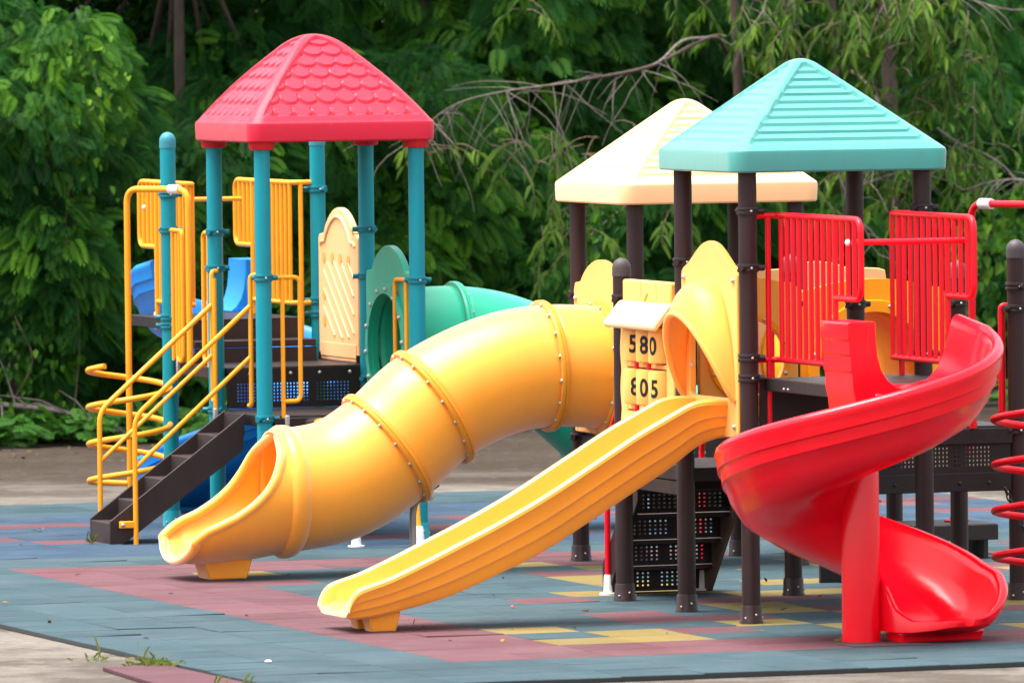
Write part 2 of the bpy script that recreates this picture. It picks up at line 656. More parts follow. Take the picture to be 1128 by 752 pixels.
# ------------------------------------------------------------------ slides
def tube_slide(parent, fr, mats, exit_ok=True, lat_sign=1):
    """closed tube slide; fr(s, lat, z) -> (a, b, z), s runs away from the deck"""
    body, flm = mats
    R = .40
    path = [(0.0, 1.345), (.42, 1.362), (.80, 1.295), (1.22, 1.105), (1.55, .835), (1.90, .635), (2.32, .565)]
    C = spline([(p[0], 0, p[1]) for p in path], 8)
    m = len(C)

    def frame(i):
        t = (C[min(i + 1, m - 1)] - C[max(i - 1, 0)])
        t = Vector((t.x, 0, t.z)).normalized()
        if i == m - 1: t = Vector((1, 0, -.12)).normalized()
        return C[i], t

    def ring(i, r, shift=0.0, n=56):
        c, t = frame(i)
        out = []
        for k in range(n):
            an = 2 * PI * k / n
            out.append(fr(c.x - t.z * r * math.sin(an) + t.x * shift, r * math.cos(an), c.z + t.x * r * math.sin(an) + t.z * shift))
        return out
    bounds = [0, 8, 24, 32, m - 1]
    for q in range(4):
        i0, i1 = bounds[q], bounds[q + 1]
        part('tube_section', MB().loft([ring(i, R + .0005 * q) for i in range(i0, i1 + 1)], True, False), body, parent, solid=.012)
    for i in (8, 24, 32):
        c, t = frame(i)
        secs = [ring(i, r, s) for r, s in ((R + .002, -.026), (R + .040, -.026), (R + .046, -.016), (R + .046, -.003), (R + .040, 0.0), (R + .046, .003), (R + .046, .016), (R + .040, .026), (R + .002, .026))]
        fl = part('flange', MB().loft(secs, True, False), flm, parent)
        for k in range(16):
            an = 2 * PI * (k + .5) / 16
            r = R + .024
            p = fr(c.x - t.z * r * math.sin(an) + t.x * .026, r * math.cos(an), c.z + t.x * r * math.sin(an) + t.z * .026)
            p0 = fr(c.x - t.z * r * math.sin(an), r * math.cos(an), c.z + t.x * r * math.sin(an))
            bolt(fl, p, Vector(p) - Vector(p0), .0135)
            p = fr(c.x - t.z * r * math.sin(an) - t.x * .026, r * math.cos(an), c.z + t.x * r * math.sin(an) - t.z * .026)
            if k % 2 == 0: bolt(fl, p, Vector(p0) - Vector(p), .0135)
    # exit chute
    SL = .67
    S = np.linspace(0, SL, 56)
    ZR = np.interp(S, [0, .03, .08, .13, .2, .3, .42, .55, .63, SL], [.968, .91, .78, .67, .575, .49, .415, .36, .315, .27])
    PH = np.interp(S, [0, .03, .08, .13, .2, .3, .5, SL], [178, 150, 124, 108, 97, 91, 87, 82])
    for arr in (ZR, PH):
        for _ in range(5):
            arr[1:-1] = (arr[:-2] + arr[1:-1] * 2 + arr[2:]) / 4
    secs = []
    K = 44
    for s, zr, ph in zip(S, ZR, PH):
        ph = math.radians(ph)
        zb = interp(s, [0, .2, .45, .58, SL], [.165, .135, .115, .115, .13])
        W = interp(s, [0, .3, .55, SL], [.40, .42, .42, .375])
        row = []
        for k in range(K + 1):
            an = lerp(-ph, ph, k / K)
            lat = W * math.sin(an)
            z = zb + (zr - zb) * (1 - math.cos(an)) / (1 - math.cos(ph))
            ss = 2.32 + s + .055 * (1 - abs(lat / .43) ** 2.6) * (s / SL) ** 3
            row.append(fr(ss, lat, z))
        secs.append(row)
    ch = part('exit_chute', MB().loft(secs, False, False), body, parent, solid=.014)
    rim = spline([r[0] for r in secs[::5]] + secs[-1][2:-2:4] + [r[-1] for r in reversed(secs[::5])], 5)
    part('rolled_rim', MB().tube(rim, .033, 10), body, ch)
    # raised collar where the chute joins the tube
    secs = []
    for ds, r in ((-.10, .403), (-.075, .432), (-.03, .446), (.01, .446), (.035, .43), (.045, .402)):
        secs.append([fr(2.30 + ds - .14 * .0, r * math.cos(2 * PI * k / 56), .566 + r * math.sin(2 * PI * k / 56)) for k in range(56)])
    part('collar', MB().loft(secs, True, False), body, ch)
    # foot
    f = MB()
    pts = [(2.58, 0), (2.84, 0), (2.88, .13), (2.54, .13)]
    f.loft([[fr(x, -.13, z) for x, z in pts], [fr(x, .13, z) for x, z in pts]], True, True)
    part('foot_block', f, body, ch, .012)


def straight_slide(parent, b0, body):
    st = [(0.0, 1.355, 1.13), (-.10, 1.365, 1.115), (-.2, 1.362, 1.08), (-.28, 1.345, 1.03), (-.36, 1.307, .97), (-.46, 1.255, .905), (-.64, 1.16, .80),
          (-.9, 1.005, .645), (-1.24, .805, .45), (-1.55, .645, .315), (-1.83, .515, .205), (-2.05, .415, .145), (-2.24, .335, .105), (-2.36, .297, .085), (-2.44, .268, .08), (-2.485, .225, .085), (-2.51, .17, .095)]
    P = spline([(x, z, q) for x, z, q in st], 4)
    secs = []
    for a, zt, zu in P:
        h = zt - zu
        prof = [(0, zu + .03), (.13, zu + .032), (.19, zu + .055), (.225, zu + .11 * min(1, h / .25)), (.245, lerp(zu, zt, .8)), (.255, zt - .012), (.272, zt), (.298, zt),
                (.314, zt - .012), (.318, zt - .032), (.308, zt - .05), (.301, lerp(zt, zu, .42)), (.296, lerp(zt, zu, .44)), (.286, lerp(zt, zu, .455)),
                (.279, lerp(zt, zu, .68)), (.274, lerp(zt, zu, .70)), (.262, lerp(zt, zu, .715)), (.250, lerp(zt, zu, .92)), (.235, zu + .004), (.20, zu), (0, zu)]
        sec = [(a, b0 - y, z) for y, z in prof] + [(a, b0 + y, z) for y, z in reversed(prof[1:-1])]
        secs.append(sec)
    chute = part('chute', MB().loft(secs, True, True), body, parent, angle=30)
    f = MB()
    for y0, y1 in ((-.19, -.06), (.06, .19)):
        f.loft([[(-2.17, b0 + y0, -.005), (-2.33, b0 + y0, -.005), (-2.33, b0 + y1, -.005), (-2.17, b0 + y1, -.005)],
                [(-2.14, b0 + y0 - .015, .12), (-2.36, b0 + y0 - .015, .12), (-2.36, b0 + y1 + .015, .12), (-2.14, b0 + y1 + .015, .12)]], True, True)
    part('foot_block', f, body, chute, .012)
    return chute


def spiral_slide(parent, a0, b0, turn, body):
    """pole at (a0, b0); turn rotates the whole slide about the pole"""
    def pt(x, y, z):
        c, s = math.cos(turn), math.sin(turn)
        return (a0 + c * x - s * y, b0 + s * x + c * y, z)
    secs = []

    def section(P, n, zr, k, hin, fl=1.0):
        prof = [(.098, hin - .03), (.104, hin - .006), (.12, hin), (.142, lerp(hin, -.39, .12)), (.168, lerp(hin, -.39, .48)), (.215, lerp(hin, -.39, .82)), (.295, -.38), (.40, -.40), (.52, -.40), (.62, -.375), (.69, -.30), (.735, -.19), (.77, -.06), (.785, -.012), (.805, .01), (.838, .012),
                (.858, -.004), (.866, -.03), (.856, -.052), (.849, -.125), (.832, -.134), (.822, -.205), (.805, -.213), (.775, -.30), (.71, -.39), (.6, -.445), (.45, -.465), (.28, -.455), (.095, -.43)]
        return [pt(P[0] + n[0] * r * fl, P[1] + n[1] * r * fl, max(zr + d * k, .035)) for r, d in prof]

    for i in range(9):
        d = lerp(.46, .01, i / 8)
        secs.append(section((0, d), (1, 0), lerp(1.905, 1.85, i / 8), 1.0, -.37))
    for i in range(90):
        t = lerp(0, 354, i / 89)          # degrees turned since the start
        w = t - 19
        zr = interp(w, [-19, 0, 90, 180, 270, 335], [1.845, 1.775, 1.465, 1.15, .74, .43])
        k = interp(w, [-19, 200, 270, 335], [1.0, 1.0, .92, .84])
        hin = interp(w, [-19, 5, 40, 240, 270, 300, 335], [-.37, -.36, -.27, -.27, -.20, -.06, -.02])
        an = -math.radians(t)
        secs.append(section((0, 0), (math.cos(an), math.sin(an)), zr, k, hin))
    an = -math.radians(354)
    n = (math.cos(an), math.sin(an))
    h = (math.sin(an), -math.cos(an))
    # rounded scoop at the end: the walls close in and run together in one lip
    S2, S1, MIDR = .50, .06, .47
    for i in range(1, 19):
        s = S2 * math.sin(i / 18 * PI / 2) * .999
        u = max(0, (s - S1) / (S2 - S1))
        q = max(.02, (1 - u ** 2.5) ** (1 / 2.5))
        zr = interp(s, [0, .2, .35, .45, .5], [.43, .39, .305, .215, .14])
        zb = interp(s, [0, .35, .45, .5], [.088, .082, .09, .105])
        zn = interp(s, [0, .1, .2, .35, .5], [.415, .34, .21, .135, .135])
        kk = (zr - zb) / .4
        hin = min(-.01, (zn - zr) / kk)
        sec = section((h[0] * s, h[1] * s), n, zr, kk, hin)
        mid = pt(h[0] * s + n[0] * MIDR, h[1] * s + n[1] * MIDR, 0)
        secs.append([(lerp(mid[0], p[0], q), lerp(mid[1], p[1], q), p[2]) for p in sec])
    chute = part('chute', MB().loft(secs, True, True), body, parent, angle=50)
    part('centre_column', MB().lathe((a0, b0, 0), [(.118, -.01), (.115, .1), (.113, 1.30), (.10, 1.34)], 30), body, parent)
    # tall end wall beside the start, with moulded steps on its outer side
    mb = MB()
    secs2 = []
    for x0, z in ((-.0, 1.22), (-.02, 1.44), (-.035, 1.50), (-.04, 1.60), (-.046, 1.605), (-.048, 1.70), (-.055, 1.706), (-.058, 1.79), (-.065, 1.796), (-.068, 1.89), (-.06, 1.902)):
        secs2.append([pt(x0, .0, z), pt(.108, .0, z), pt(.108, .44, z), pt(x0 - .01, .44, z)])
    mb.loft(secs2, True, True)
    part('end_wall', mb, body, parent, .012)
    cv = [(.06, 1.892), (.108, 1.885), (.112, 1.78), (.122, 1.69), (.145, 1.61), (.185, 1.55), (.24, 1.51), (.31, 1.487), (.40, 1.478), (.40, 1.40), (.06, 1.40)]
    part('wall_fillet', MB().prism(cv, lambda x, z, t: pt(x, t, z), -.001, .43), body, parent, .004, angle=30)
    # web between the column and the exit, foot under the bowl
    mb = MB()
    pts = [(.08, .0), (.26, .0), (.24, .06), (.20, .105), (.17, .06), (.155, .0)]
    hh = Vector((h[0], h[1], 0)); nn = Vector((n[0], n[1], 0))
    o = hh * .10 + nn * .14
    f = []
    for zz, gx in ((-.005, .0), (.03, .0), (.062, .012)):
        f.append([pt(*(o + hh * x + nn * y).xy, zz) for x, y in ((-.05 - gx, .0 - gx), (.15 + gx, .0 - gx), (.15 + gx, .55 + gx), (-.05 - gx, .55 + gx))])
    part('foot_block', MB().loft(f, True, True), body, parent, .015)
    return pt


def guard_rail(parent, fr, x0, x1, mat, arm=True):
    """barrier of upright bars that runs out from a post; fr(x, y, z); x across, y outwards"""
    r = .016
    zb, zt, zm = 1.615, 2.50, 2.02
    y0, ym, y1 = .05, .97, 1.40
    fr_path = [fr(x0, 0, zt), fr(x1, 0, zt), fr(x1, y1, zt), fr(x1, y1, zm), fr(x1, ym, zm)]
    part('top_rail', MB().tube(fillet(fr_path, .085, 6), .019, 10), mat, parent)
    lo = [fr(x0, 0, zb), fr(x1, 0, zb), fr(x1, ym, zb)]
    part('bottom_rail', MB().tube(fillet(lo, .06, 5), .018, 10), mat, parent)
    xm = lerp(x0, x1, .55)
    part('bar', MB().tube([fr(xm, 0, zb - .42), fr(xm, 0, zt)], .018, 10), mat, parent)
    for k in range(10):
        y = lerp(y0, ym, k / 9)
        part('bar', MB().tube([fr(x1, y, zb if k < 9 else 1.44), fr(x1, y, zt)], r if k < 9 else .019, 8), mat, parent)
    for k in range(3):
        y = lerp(ym, y1, (k + 1) / 4)
        part('bar', MB().tube([fr(x1, y, zm), fr(x1, y, zt)], r, 8), mat, parent)
    c = fr(x1, ym + .02, 1.475)
    part('foot_bracket', MB().box(c[0] - .02, c[0] + .02, c[1] - .018, c[1] + .018, c[2] - .07, c[2] + .06), M['white'], parent, .008)


# ==================================================================  THE BROWN PLAY SET
rt = thing('play_tower', 'brown four-post play tower under the turquoise louvred roof', 'play tower', L / 2, L / 2)
post(rt, 0, 0, 2.80, 'brown_post', [(2.53, -.35), (2.18, -2.4), (1.63, -.35), (1.505, -.35)])
post(rt, 0, L, 2.80, 'brown_post', [(2.19, -2.4), (1.12, -2.4)])
post(rt, L, 0, 2.80, 'brown_post', [(2.53, -2.6), (1.63, -2.6)])
post(rt, L, L, 2.80, 'brown_post', [1.9, 1.1])
part('roof', roof_mesh(L / 2, L / 2, .70, 2.765, .145, 3.455, 'louver'), M['teal_roof'], rt, angle=24)
deck_slab(rt, 0, L, 0, L, 1.20)
# raised landing in front that leads to the spiral slide
mb = MB().box(.10, L - .10, -1.30, -.012, 1.425, 1.505)
land = part('landing', mb, M['deck'], rt, .006)
part('riser', MB().box(.07, L - .07, -.008, .018, 1.205, 1.50), M['deck'], rt)
part('joist', MB().box(.12, L - .12, .03, .07, 1.02, 1.105), M['deck'], rt)
for bz in (-.35, -.42):
    bolt(land, (.098, bz, 1.448), (-1, 0, 0), .008, 'zinc')

rp = thing('play_platform', 'brown domed-post platform behind the number board', 'platform', L / 2, 1.5 * L)
post(rp, 0, 2 * L, 2.12, 'brown_post', [(1.93, -2.4), (1.05, -2.4)], 'grey_cap')
post(rp, L, 2 * L, 2.12, 'brown_post', [(1.87, 2.9), (1.0, 2.9)], 'grey_cap')
deck_slab(rp, 0, L, L, 2 * L, .90)
for a_, w_ in ((0.02, 1), (L - .06, 1)):
    part('side_beam', MB().box(a_, a_ + .04, L + .06, 2 * L - .06, .72, .806), M['deck'], rp, .004)
fb = part('front_beam', MB().box(.06, L - .06, 2 * L - .05, 2 * L - .012, .70, .806), M['deck'], rp, .004)
part('end_panel', MB().perf(lambda x, y, t: (x, L - .02 - t, y), .30, L - .07, .58, 1.19, .012,
                            [(.36, .62, .94, 1.12, 6, 4), (.72, 1.0, .94, 1.12, 6, 4), (.36, .62, .66, .84, 6, 4), (.72, 1.0, .66, .84, 6, 4)]), M['deck'], rp, smooth=False)

rd = thing('play_platform', 'low brown platform with perforated skirt behind the red spiral slide', 'platform', 1.5 * L, 1.5 * L)
HA = 2.24
post(rd, HA, L, 2.22, 'brown_post', [(1.99, -1.4), (1.85, -2.8), (1.08, -2.6)], 'grey_cap')
post(rd, 2 * L, 2 * L, 2.06, 'brown_post', [1.85], 'grey_cap')
mb = MB().box(L - .02, HA - .03, L - .02, 2 * L - .05, 1.035, 1.115)
dk = part('deck', mb, M['deck'], rd, .008)
part('deck_edge', MB().box(L - .03, HA - .05, L - .052, L - .024, 1.0, 1.10), M['deck'], rd, .005)
for k in range(7):
    x = L + .45 + k * .095
    part('slot', MB().box(x, x + .022, L - .054, L - .050, 1.052, 1.066), M['digit'], rd)
part('skirt_panel', MB().perf(lambda x, y, t: (x, L - .022 + t, y), L + .05, HA - .055, .70, .999, .012,
                              [(L + .10, L + .90, .855, .99, 31, 5)], .5), M['deck'], rd, smooth=False)
part('skirt_rail', MB().box(L + .05, HA - .055, L - .038, L - .0225, .70, .82), M['deck'], rd, .005)
for k, x in enumerate((L + .06, L + .24, L + .46, L + .68, L + .88)):
    bolt(rd, (x, L - .038, .755), (0, -1, 0), .012, 'chain')
bolt(rd, (L + .55, L - .052, 1.05), (0, -1, 0), .016)
part('bracket', MB().box(L + .31, L + .355, L - .066, L - .053, .985, 1.115), M['white'], rd, .012)

rc_ = thing('play_tower', 'brown four-post play tower under the cream roof, farther back', 'play tower', 1.675, 5.675)
TA, TB = 1.10, 5.10
post(rc_, TA, TB, 2.47, 'brown_post', [1.55, .85])
post(rc_, TA, TB + L, 2.47, 'brown_post', [(1.82, -2.6), .85])
post(rc_, TA + L, TB, 2.47, 'brown_post', [1.55])
post(rc_, TA + L, TB + L, 2.47, 'brown_post', [1.9])
part('roof', roof_mesh(TA + L / 2, TB + L / 2, .70, 2.455, .145, 3.15, 'louver'), M['cream_roof'], rc_, angle=24)
deck_slab(rc_, TA, TA + L, TB, TB + L, .90)
part('side_beam', MB().box(TA - .02, TA + .02, TB + .06, TB + L - .06, .74, .86), M['deck'], rc_, .004)

part('skirt_panel', MB().perf(lambda x, y, t: (x, TB - .02 + t, y), TA + .08, TA + .56, .40, .85, .012, [(TA + .14, TA + .50, .48, .62, 9, 4), (TA + .14, TA + .50, .68, .80, 9, 3)], .45), M['deck'], rc_, smooth=False)

# landing that carries the far cream ring panel
re_ = thing('play_platform', 'far brown platform behind the cream ring panel', 'platform', 2.8, 5.9)
post(re_, TA + 2 * L, TB + L, 1.75, 'brown_post', [1.6], 'grey_cap')
deck_slab(re_, TA + L, TA + 2 * L, TB, TB + L, .90)

# --- yellow tube slide
r = thing('tube_slide', 'yellow tube slide with an open scooped exit, largest slide in front', 'slide', 0, 5.675)
fy = lambda s, lat, z: (TA - .03 - s, 5.675 + lat, z)
tube_slide(r, fy, (M['yellow'], M['yellow_flange']))
frp = lambda x, y, t: (TA - .055 + t, 5.675 - x, y)
pn = part('entry_panel', ring_panel(frp, arch_outline(.515, .89, 1.88, 2.07), (0, 1.345), .385, 0, .05), M['yellow_panel'], r, .006)
secs = [[(TA - .056 - s, 5.675 + rr * math.cos(2 * PI * k / 56), 1.345 + rr * math.sin(2 * PI * k / 56)) for k in range(56)] for rr, s in ((.402, 0), (.402, .045), (.452, .04), (.458, .02), (.458, 0))]
fl = part('flange', MB().loft(secs, True, False), M['yellow_flange'], r)
for k in range(14):
    an = 2 * PI * (k + .25) / 14
    bolt(fl, (TA - .056 - .04, 5.675 + .43 * math.cos(an), 1.345 + .43 * math.sin(an)), (-1, 0, 0), .0135)
for (x, y) in ((-.47, .95), (.47, .95), (-.47, 1.8), (.47, 1.8)):
    bolt(pn, (TA - .056, 5.675 + x, y), (-1, 0, 0), .017)
lg = part('support_leg', MB().tube(fillet([(-.30, 5.675, -.01), (-.30, 5.675, .44), (-.22, 5.675, .58)], .14, 6), .024, 12), M['galv'], r)
part('leg_clamp', MB().tube([(-.30, 5.675, .50), (-.13, 5.675, .60)], .036, 12), M['tan_stringer'], lg)
bolt(lg, (-.20, 5.63, .52), (.3, -1, 0), .04, 'white')

# --- straight yellow slide with hood
r = thing('straight_slide', 'open straight yellow slide with a hooded arch at its top', 'slide', -.6, .575)
straight_slide(r, .575, M['yellow'])
fh = lambda x, y, t: (-.045 + t, .575 - x, y)


def hood_inner(an):
    x, y = math.cos(an), math.sin(an)
    return .36 if y > 0 else min(.36 / max(.02, abs(x)), .33 / max(.02, abs(y)))


hp = part('entry_panel', ring_panel(fh, arch_outline(.50, 1.13, 2.13, 2.335, .05, 1.35), (0, 1.70), .36, 0, .045, 96, hood_inner), M['yellow_panel'], r, .008)
part('emblem', MB().lathe((0, 0, 0), [(.028, 0), (.028, .006), (.02, .008)], 20), M['yellow_panel'], hp)
hp.children[-1].matrix_local = Matrix.Translation(Vector((-.046, .575, 2.255)) - Vector(BASE[r])) @ Matrix.Rotation(-PI / 2, 4, 'Y')
for x, y in ((-.44, 1.2), (.44, 1.2), (.30, 1.56), (-.30, 1.56), (-.44, 2.1), (.44, 2.1)):
    bolt(hp, (-.046, .575 - x, y), (-1, 0, 0), .017)
secs = []
for i in range(9):
    q = i / 8
    row = []
    for k in range(41):
        t = PI * k / 40
        arch = Vector((-.04, .575 - .455 * math.cos(t), 1.30 + .80 * math.sin(t) ** .85))
        rim = Vector((-.05 - .225 * math.sin(t) ** .9, .575 - .445 * math.cos(t), 1.36 + .53 * math.sin(t) ** 1.1))
        p = arch.lerp(rim, q)
        bul = .06 * math.sin(PI * q) * math.sin(t)
        row.append((p.x - bul * .75, p.y, p.z + bul * .9))
    secs.append(row)
hood = part('hood', MB().loft(secs, False, False), M['yellow_panel'], r, solid=.014)
part('rolled_rim', MB().tube(secs[-1], .020, 10), M['yellow_panel'], hood)

# --- number board
r = thing('number_board', 'cream play board with turning black numbers under a small canopy', 'play panel', 0, 1.5 * L)
bc = 1.5 * L
scal = []
for sgn in (1, -1):
    seq = []
    n = 37
    for k in range(n):
        t = k / (n - 1)
        z = lerp(.98, 1.84, t)
        w = .475 + .022 * abs(math.sin(t * PI * 3.4))
        seq.append((sgn * w, z))
    scal.append(seq)
outl = scal[0] + list(reversed(scal[1]))
brd = part('board_frame', ring_panel(lambda x, y, t: (-.045 + t, bc - x, y), outl, (0, 1.405), .3, 0, .09, 120,
                                     lambda an: min(.365 / max(.02, abs(math.cos(an))), .40 / max(.02, abs(math.sin(an))))), M['board'], r, .006)
part('back_plate', MB().box(.047, .056, bc - .42, bc + .42, 1.0, 1.82), M['yellow_panel'], r)
for z in (1.25, 1.52):
    part('divider', MB().box(-.04, .03, bc - .37, bc + .37, z - .014, z + .014), M['yellow_panel'], r, .004)
top = part('board_top', MB().box(-.035, .035, bc - .42, bc + .47, 1.845, 2.055), M['board'], r, .015)
for x in (-.16, .12):
    part('groove', MB().box(-.038, -.0355, bc + x - .006, bc + x + .006, 1.87, 2.05), M['yellow_panel'], top)
part('chevron', MB().prism([(-.09, 1.93), (0, 2.01), (.09, 1.93), (.065, 1.93), (0, 1.985), (-.065, 1.93)], lambda x, y, t: (t, bc - .02 + x, y), -.043, -.034), M['board'], top)
can = part('canopy', MB().prism([(-.165, 1.765), (-.15, 1.748), (-.045, 1.87), (-.01, 1.885), (.01, 1.925), (-.06, 1.92), (-.168, 1.79)], lambda x, y, t: (x, t, y), bc - .47, bc + .47), M['cream_light'], r, .012)
ROLL = [('5', '8', '0'), ('8', '0', '5'), ('9', '6', '3')]
ROWZ = [1.655, 1.385, 1.115]
font_cache = {}


def digit_mesh(ch, R):
    if ch in font_cache: return font_cache[ch]
    cu = bpy.data.curves.new('digit', 'FONT')
    cu.body = ch; cu.size = .155; cu.align_x = 'CENTER'; cu.align_y = 'CENTER'; cu.offset = .0042; cu.resolution_u = 6
    ob = bpy.data.objects.new('digit', cu)
    COL.objects.link(ob)
    bpy.context.view_layer.update()
    me = bpy.data.meshes.new_from_object(ob.evaluated_get(bpy.context.evaluated_depsgraph_get()))
    bpy.data.objects.remove(ob)
    bm_ = bmesh.new(); bm_.from_mesh(me)
    bmesh.ops.triangulate(bm_, faces=bm_.faces[:])
    for _ in range(3):
        bmesh.ops.subdivide_edges(bm_, edges=[e for e in bm_.edges if e.calc_length() > .012], cuts=1, use_grid_fill=True)
        bmesh.ops.triangulate(bm_, faces=bm_.faces[:])
    bm_.to_mesh(me); bm_.free()
    xs = [v.co.x for v in me.vertices]; ys = [v.co.y for v in me.vertices]
    mx, my = (max(xs) + min(xs)) / 2, (max(ys) + min(ys)) / 2
    for v in me.vertices:
        x, y = (v.co.x - mx) * .80, (v.co.y - my)
        an = x / R
        v.co = ((R + .0015) * math.sin(an), -(R + .0015) * math.cos(an), y)
    me.materials.clear(); me.materials.append(M['digit'])
    font_cache[ch] = me
    return me


VIEW = -PI / 2 - TH            # direction of the viewer in playground coordinates
for ri, row in enumerate(ROLL):
    for ci, ch in enumerate(row):
        bb = bc + .228 - .228 * ci
        RR = .098
        rl = part('roller', MB().lathe((-.012, bb, ROWZ[ri]), [(RR - .012, -.112), (RR - .003, -.108), (RR, -.098), (RR, .098), (RR - .003, .108), (RR - .012, .112)], 40), M['board'], r)
        d = bpy.data.objects.new('digit', digit_mesh(ch, RR))
        COL.objects.link(d)
        d.parent = rl
        d.location = Vector((-.012, bb, ROWZ[ri])) - Vector(BASE[r])
        turn = ((-.42, -.52, -.80), (-.30, -.55, -.70), (-.5, -.5, -.5))[ri][ci]
        d.rotation_euler = (0, 0, VIEW + PI / 2 + turn)
for z in (1.52, 1.25):
    for ci in (1, 2):
        part('spacer', MB().lathe((-.085, bc + .30 - .228 * ci, z), [(.014, -.02), (.014, .02)], 12), M['red_collar'], r)

# --- red spiral slide
r = thing('spiral_slide', 'glossy red spiral slide curling round its own column', 'slide', .04, -1.76)
spiral_slide(r, .04, -1.76, 0, M['red'])

# --- guard rails to the red slide
fr0 = lambda x, y, z: (x, -y, z)
r = thing('guard_rail', 'red barred guard rail clamped to the frontmost brown post', 'guard rail', .12, -.5, 0, 'red guard rails beside the spiral slide start')
guard_rail(r, fr0, .05, .20, M['red_pipe'])
part('cross_bar', MB().tube([fr0(.20, 1.25, 2.36), fr0(.95, 1.25, 2.36)], .018, 10), M['red_pipe'], r)
bolt(r, fr0(.18, 1.25, 2.36), (-1, 0, 0), .021, 'white')
r = thing('guard_rail', 'red barred guard rail on the right of the spiral slide start', 'guard rail', 1.0, -.5, 0, 'red guard rails beside the spiral slide start')
guard_rail(r, fr0, L - .05, .93, M['red_pipe'])


def loop_handle(root, pts, foot=None, mat='yellow_pipe', r=.0165, fr=.05, bar=None):
    part('loop', MB().tube(fillet(pts, fr, 5), r, 10), M[mat], root)
    if bar: part('bar', MB().tube(bar, r * .98, 10), M[mat], root)
    if foot:
        x, y, z = foot
        part('foot_bracket', MB().box(x - .018, x + .018, y - .010, y + .010, z - .07, z + .045), M['galv'], root, .010)


r = thing('grab_rail', 'red loop handle at the far side of the cream ring panel platform', 'grab rail', .9, 2 * L)
loop_handle(r, [(L - .05, 2 * L, 1.87), (L - .24, 2 * L, 1.87), (L - .24, 2 * L, 1.05), (L - .13, 2 * L, 1.05)], None, 'red_pipe', bar=[(L - .13, 2 * L, .92), (L - .13, 2 * L, 1.87)])
r = thing('grab_rail', 'red loop handle on the right-hand domed brown post', 'grab rail', HA, L + .2)
loop_handle(r, [(HA - .05, L + .02, 1.87), (HA - .1, L + .02, 1.87), (HA - .1, L + .02, 1.17), (HA - .03, L + .05, 1.17)], None, 'red_pipe', bar=[(HA - .06, L + .08, 1.10), (HA - .06, L + .08, 1.87)])


# --- coil climbers
def coil_climber(name, label, base, pole, leg, ztop, z0, z1, turns, mat, ph0, legz, rc=.30, tr=.0215):
    r = thing(name, label, 'climber', *base)
    px, py = pole
    lx, ly = leg
    part('arch_pole', MB().tube(fillet([(px, py, -.01), (px, py, ztop), (lx, ly, ztop), (lx, ly, legz)], .11, 7), .0235, 12), M[mat], r)
    part('pole_sleeve', MB().tube([Vector((px, py, ztop)).lerp(Vector((lx, ly, ztop)), t) for t in (.70, .86)], .034, 12), M['white'], r)
    pts = []
    n = int(turns * 40)
    for k in range(n + 1):
        t = k / n
        an = ph0 + 2 * PI * turns * t
        pts.append((px + rc * math.cos(an), py + rc * math.sin(an), lerp(z0, z1, t)))
    pts = [(px + .02 * math.cos(ph0), py + .02 * math.sin(ph0), z0 - .01)] + pts
    e = ph0 + 2 * PI * turns
    coil = part('coil', MB().tube(pts, tr, 10), M[mat], r)
    part('base_plate', MB().box(px - .06, px + .06, py - .06, py + .06, -.004, .012), M[mat], r, .003)
    return r


coil_climber('coil_climber', 'red corkscrew coil climber at the right edge', (2.1, .45, 0), (2.12, .45), (1.92, 1.10), 2.52, .16, 1.35, 4.15, 'red_pipe', 5.54, 1.10, tr=.0235)

# --- chain hanging from the low platform
mb = MB()
for k in range(7):
    c = Vector((HA - .12 + k * .018, L - .10 - .004 * k, .70 - k * .040))
    d = Vector((.35, 0, -1)).normalized()
    side = Vector((1, 0, .35)).normalized() if k % 2 else Vector((0, 1, 0))
    ring = [c + d * .027 * math.cos(2 * PI * q / 12) + side * .014 * math.sin(2 * PI * q / 12) for q in range(12)]
    mb.tube(ring, .0055, 6, True)
single('chain', 'short black chain hanging under the low perforated platform', 'chain', mb, M['chain'], (HA - .1, L - .1, .4))

# --- yellow ring panels seen through the red bars
def tunnel_panel(label, fr, outline, c, rad, matp, matr, depth, base, inner_mat):
    r = thing('tunnel_panel', label, 'play panel', *base)
    pn = part('panel', ring_panel(fr, outline, c, rad - .02, 0, .05), M[matp], r, .006)
    ringp = [[fr(c[0] + rr * math.cos(2 * PI * k / 56), c[1] + rr * math.sin(2 * PI * k / 56), t) for k in range(56)] for rr, t in ((rad - .021, -.03), (rad + .05, -.03), (rad + .056, -.01), (rad + .056, -.001))]
    rg = part('flange', MB().loft(ringp, True, False), M[matr], r)
    for k in range(12):
        an = 2 * PI * (k + .5) / 12
        p = fr(c[0] + (rad + .025) * math.cos(an), c[1] + (rad + .025) * math.sin(an), -.03)
        q = fr(c[0] + (rad + .025) * math.cos(an), c[1] + (rad + .025) * math.sin(an), -.06)
        bolt(rg, p, Vector(q) - Vector(p), .0135)
    tb = [[fr(c[0] + (rad - .02) * math.cos(2 * PI * k / 56), c[1] + (rad - .02) * math.sin(2 * PI * k / 56), t) for k in range(56)] for t in (.051, depth * .5, depth)]
    part('tunnel', MB().loft(tb, True, False), M[inner_mat], r, solid=.01)
    return r


tunnel_panel('orange yellow ring panel seen between the two red guard rails', lambda x, y, t: (L + .55 + x, 2 * L - .03 + t, y),
             arch_outline(.50, 1.06, 1.93, 2.02, .12), (0, 1.43), .40, 'orange_panel', 'orange_panel', .9, (L + .55, 2 * L, 0), 'orange_panel')
tunnel_panel('cream ring panel standing behind the left red guard rail', lambda x, y, t: (TA + 1.5 * L + x, TB + L - .03 + t, y),
             arch_outline(.52, .92, 1.93, 2.01, .30), (0, 1.36), .36, 'cream_panel', 'orange_panel', .5, (TA + 1.5 * L, TB + L, 0), 'cream_light')


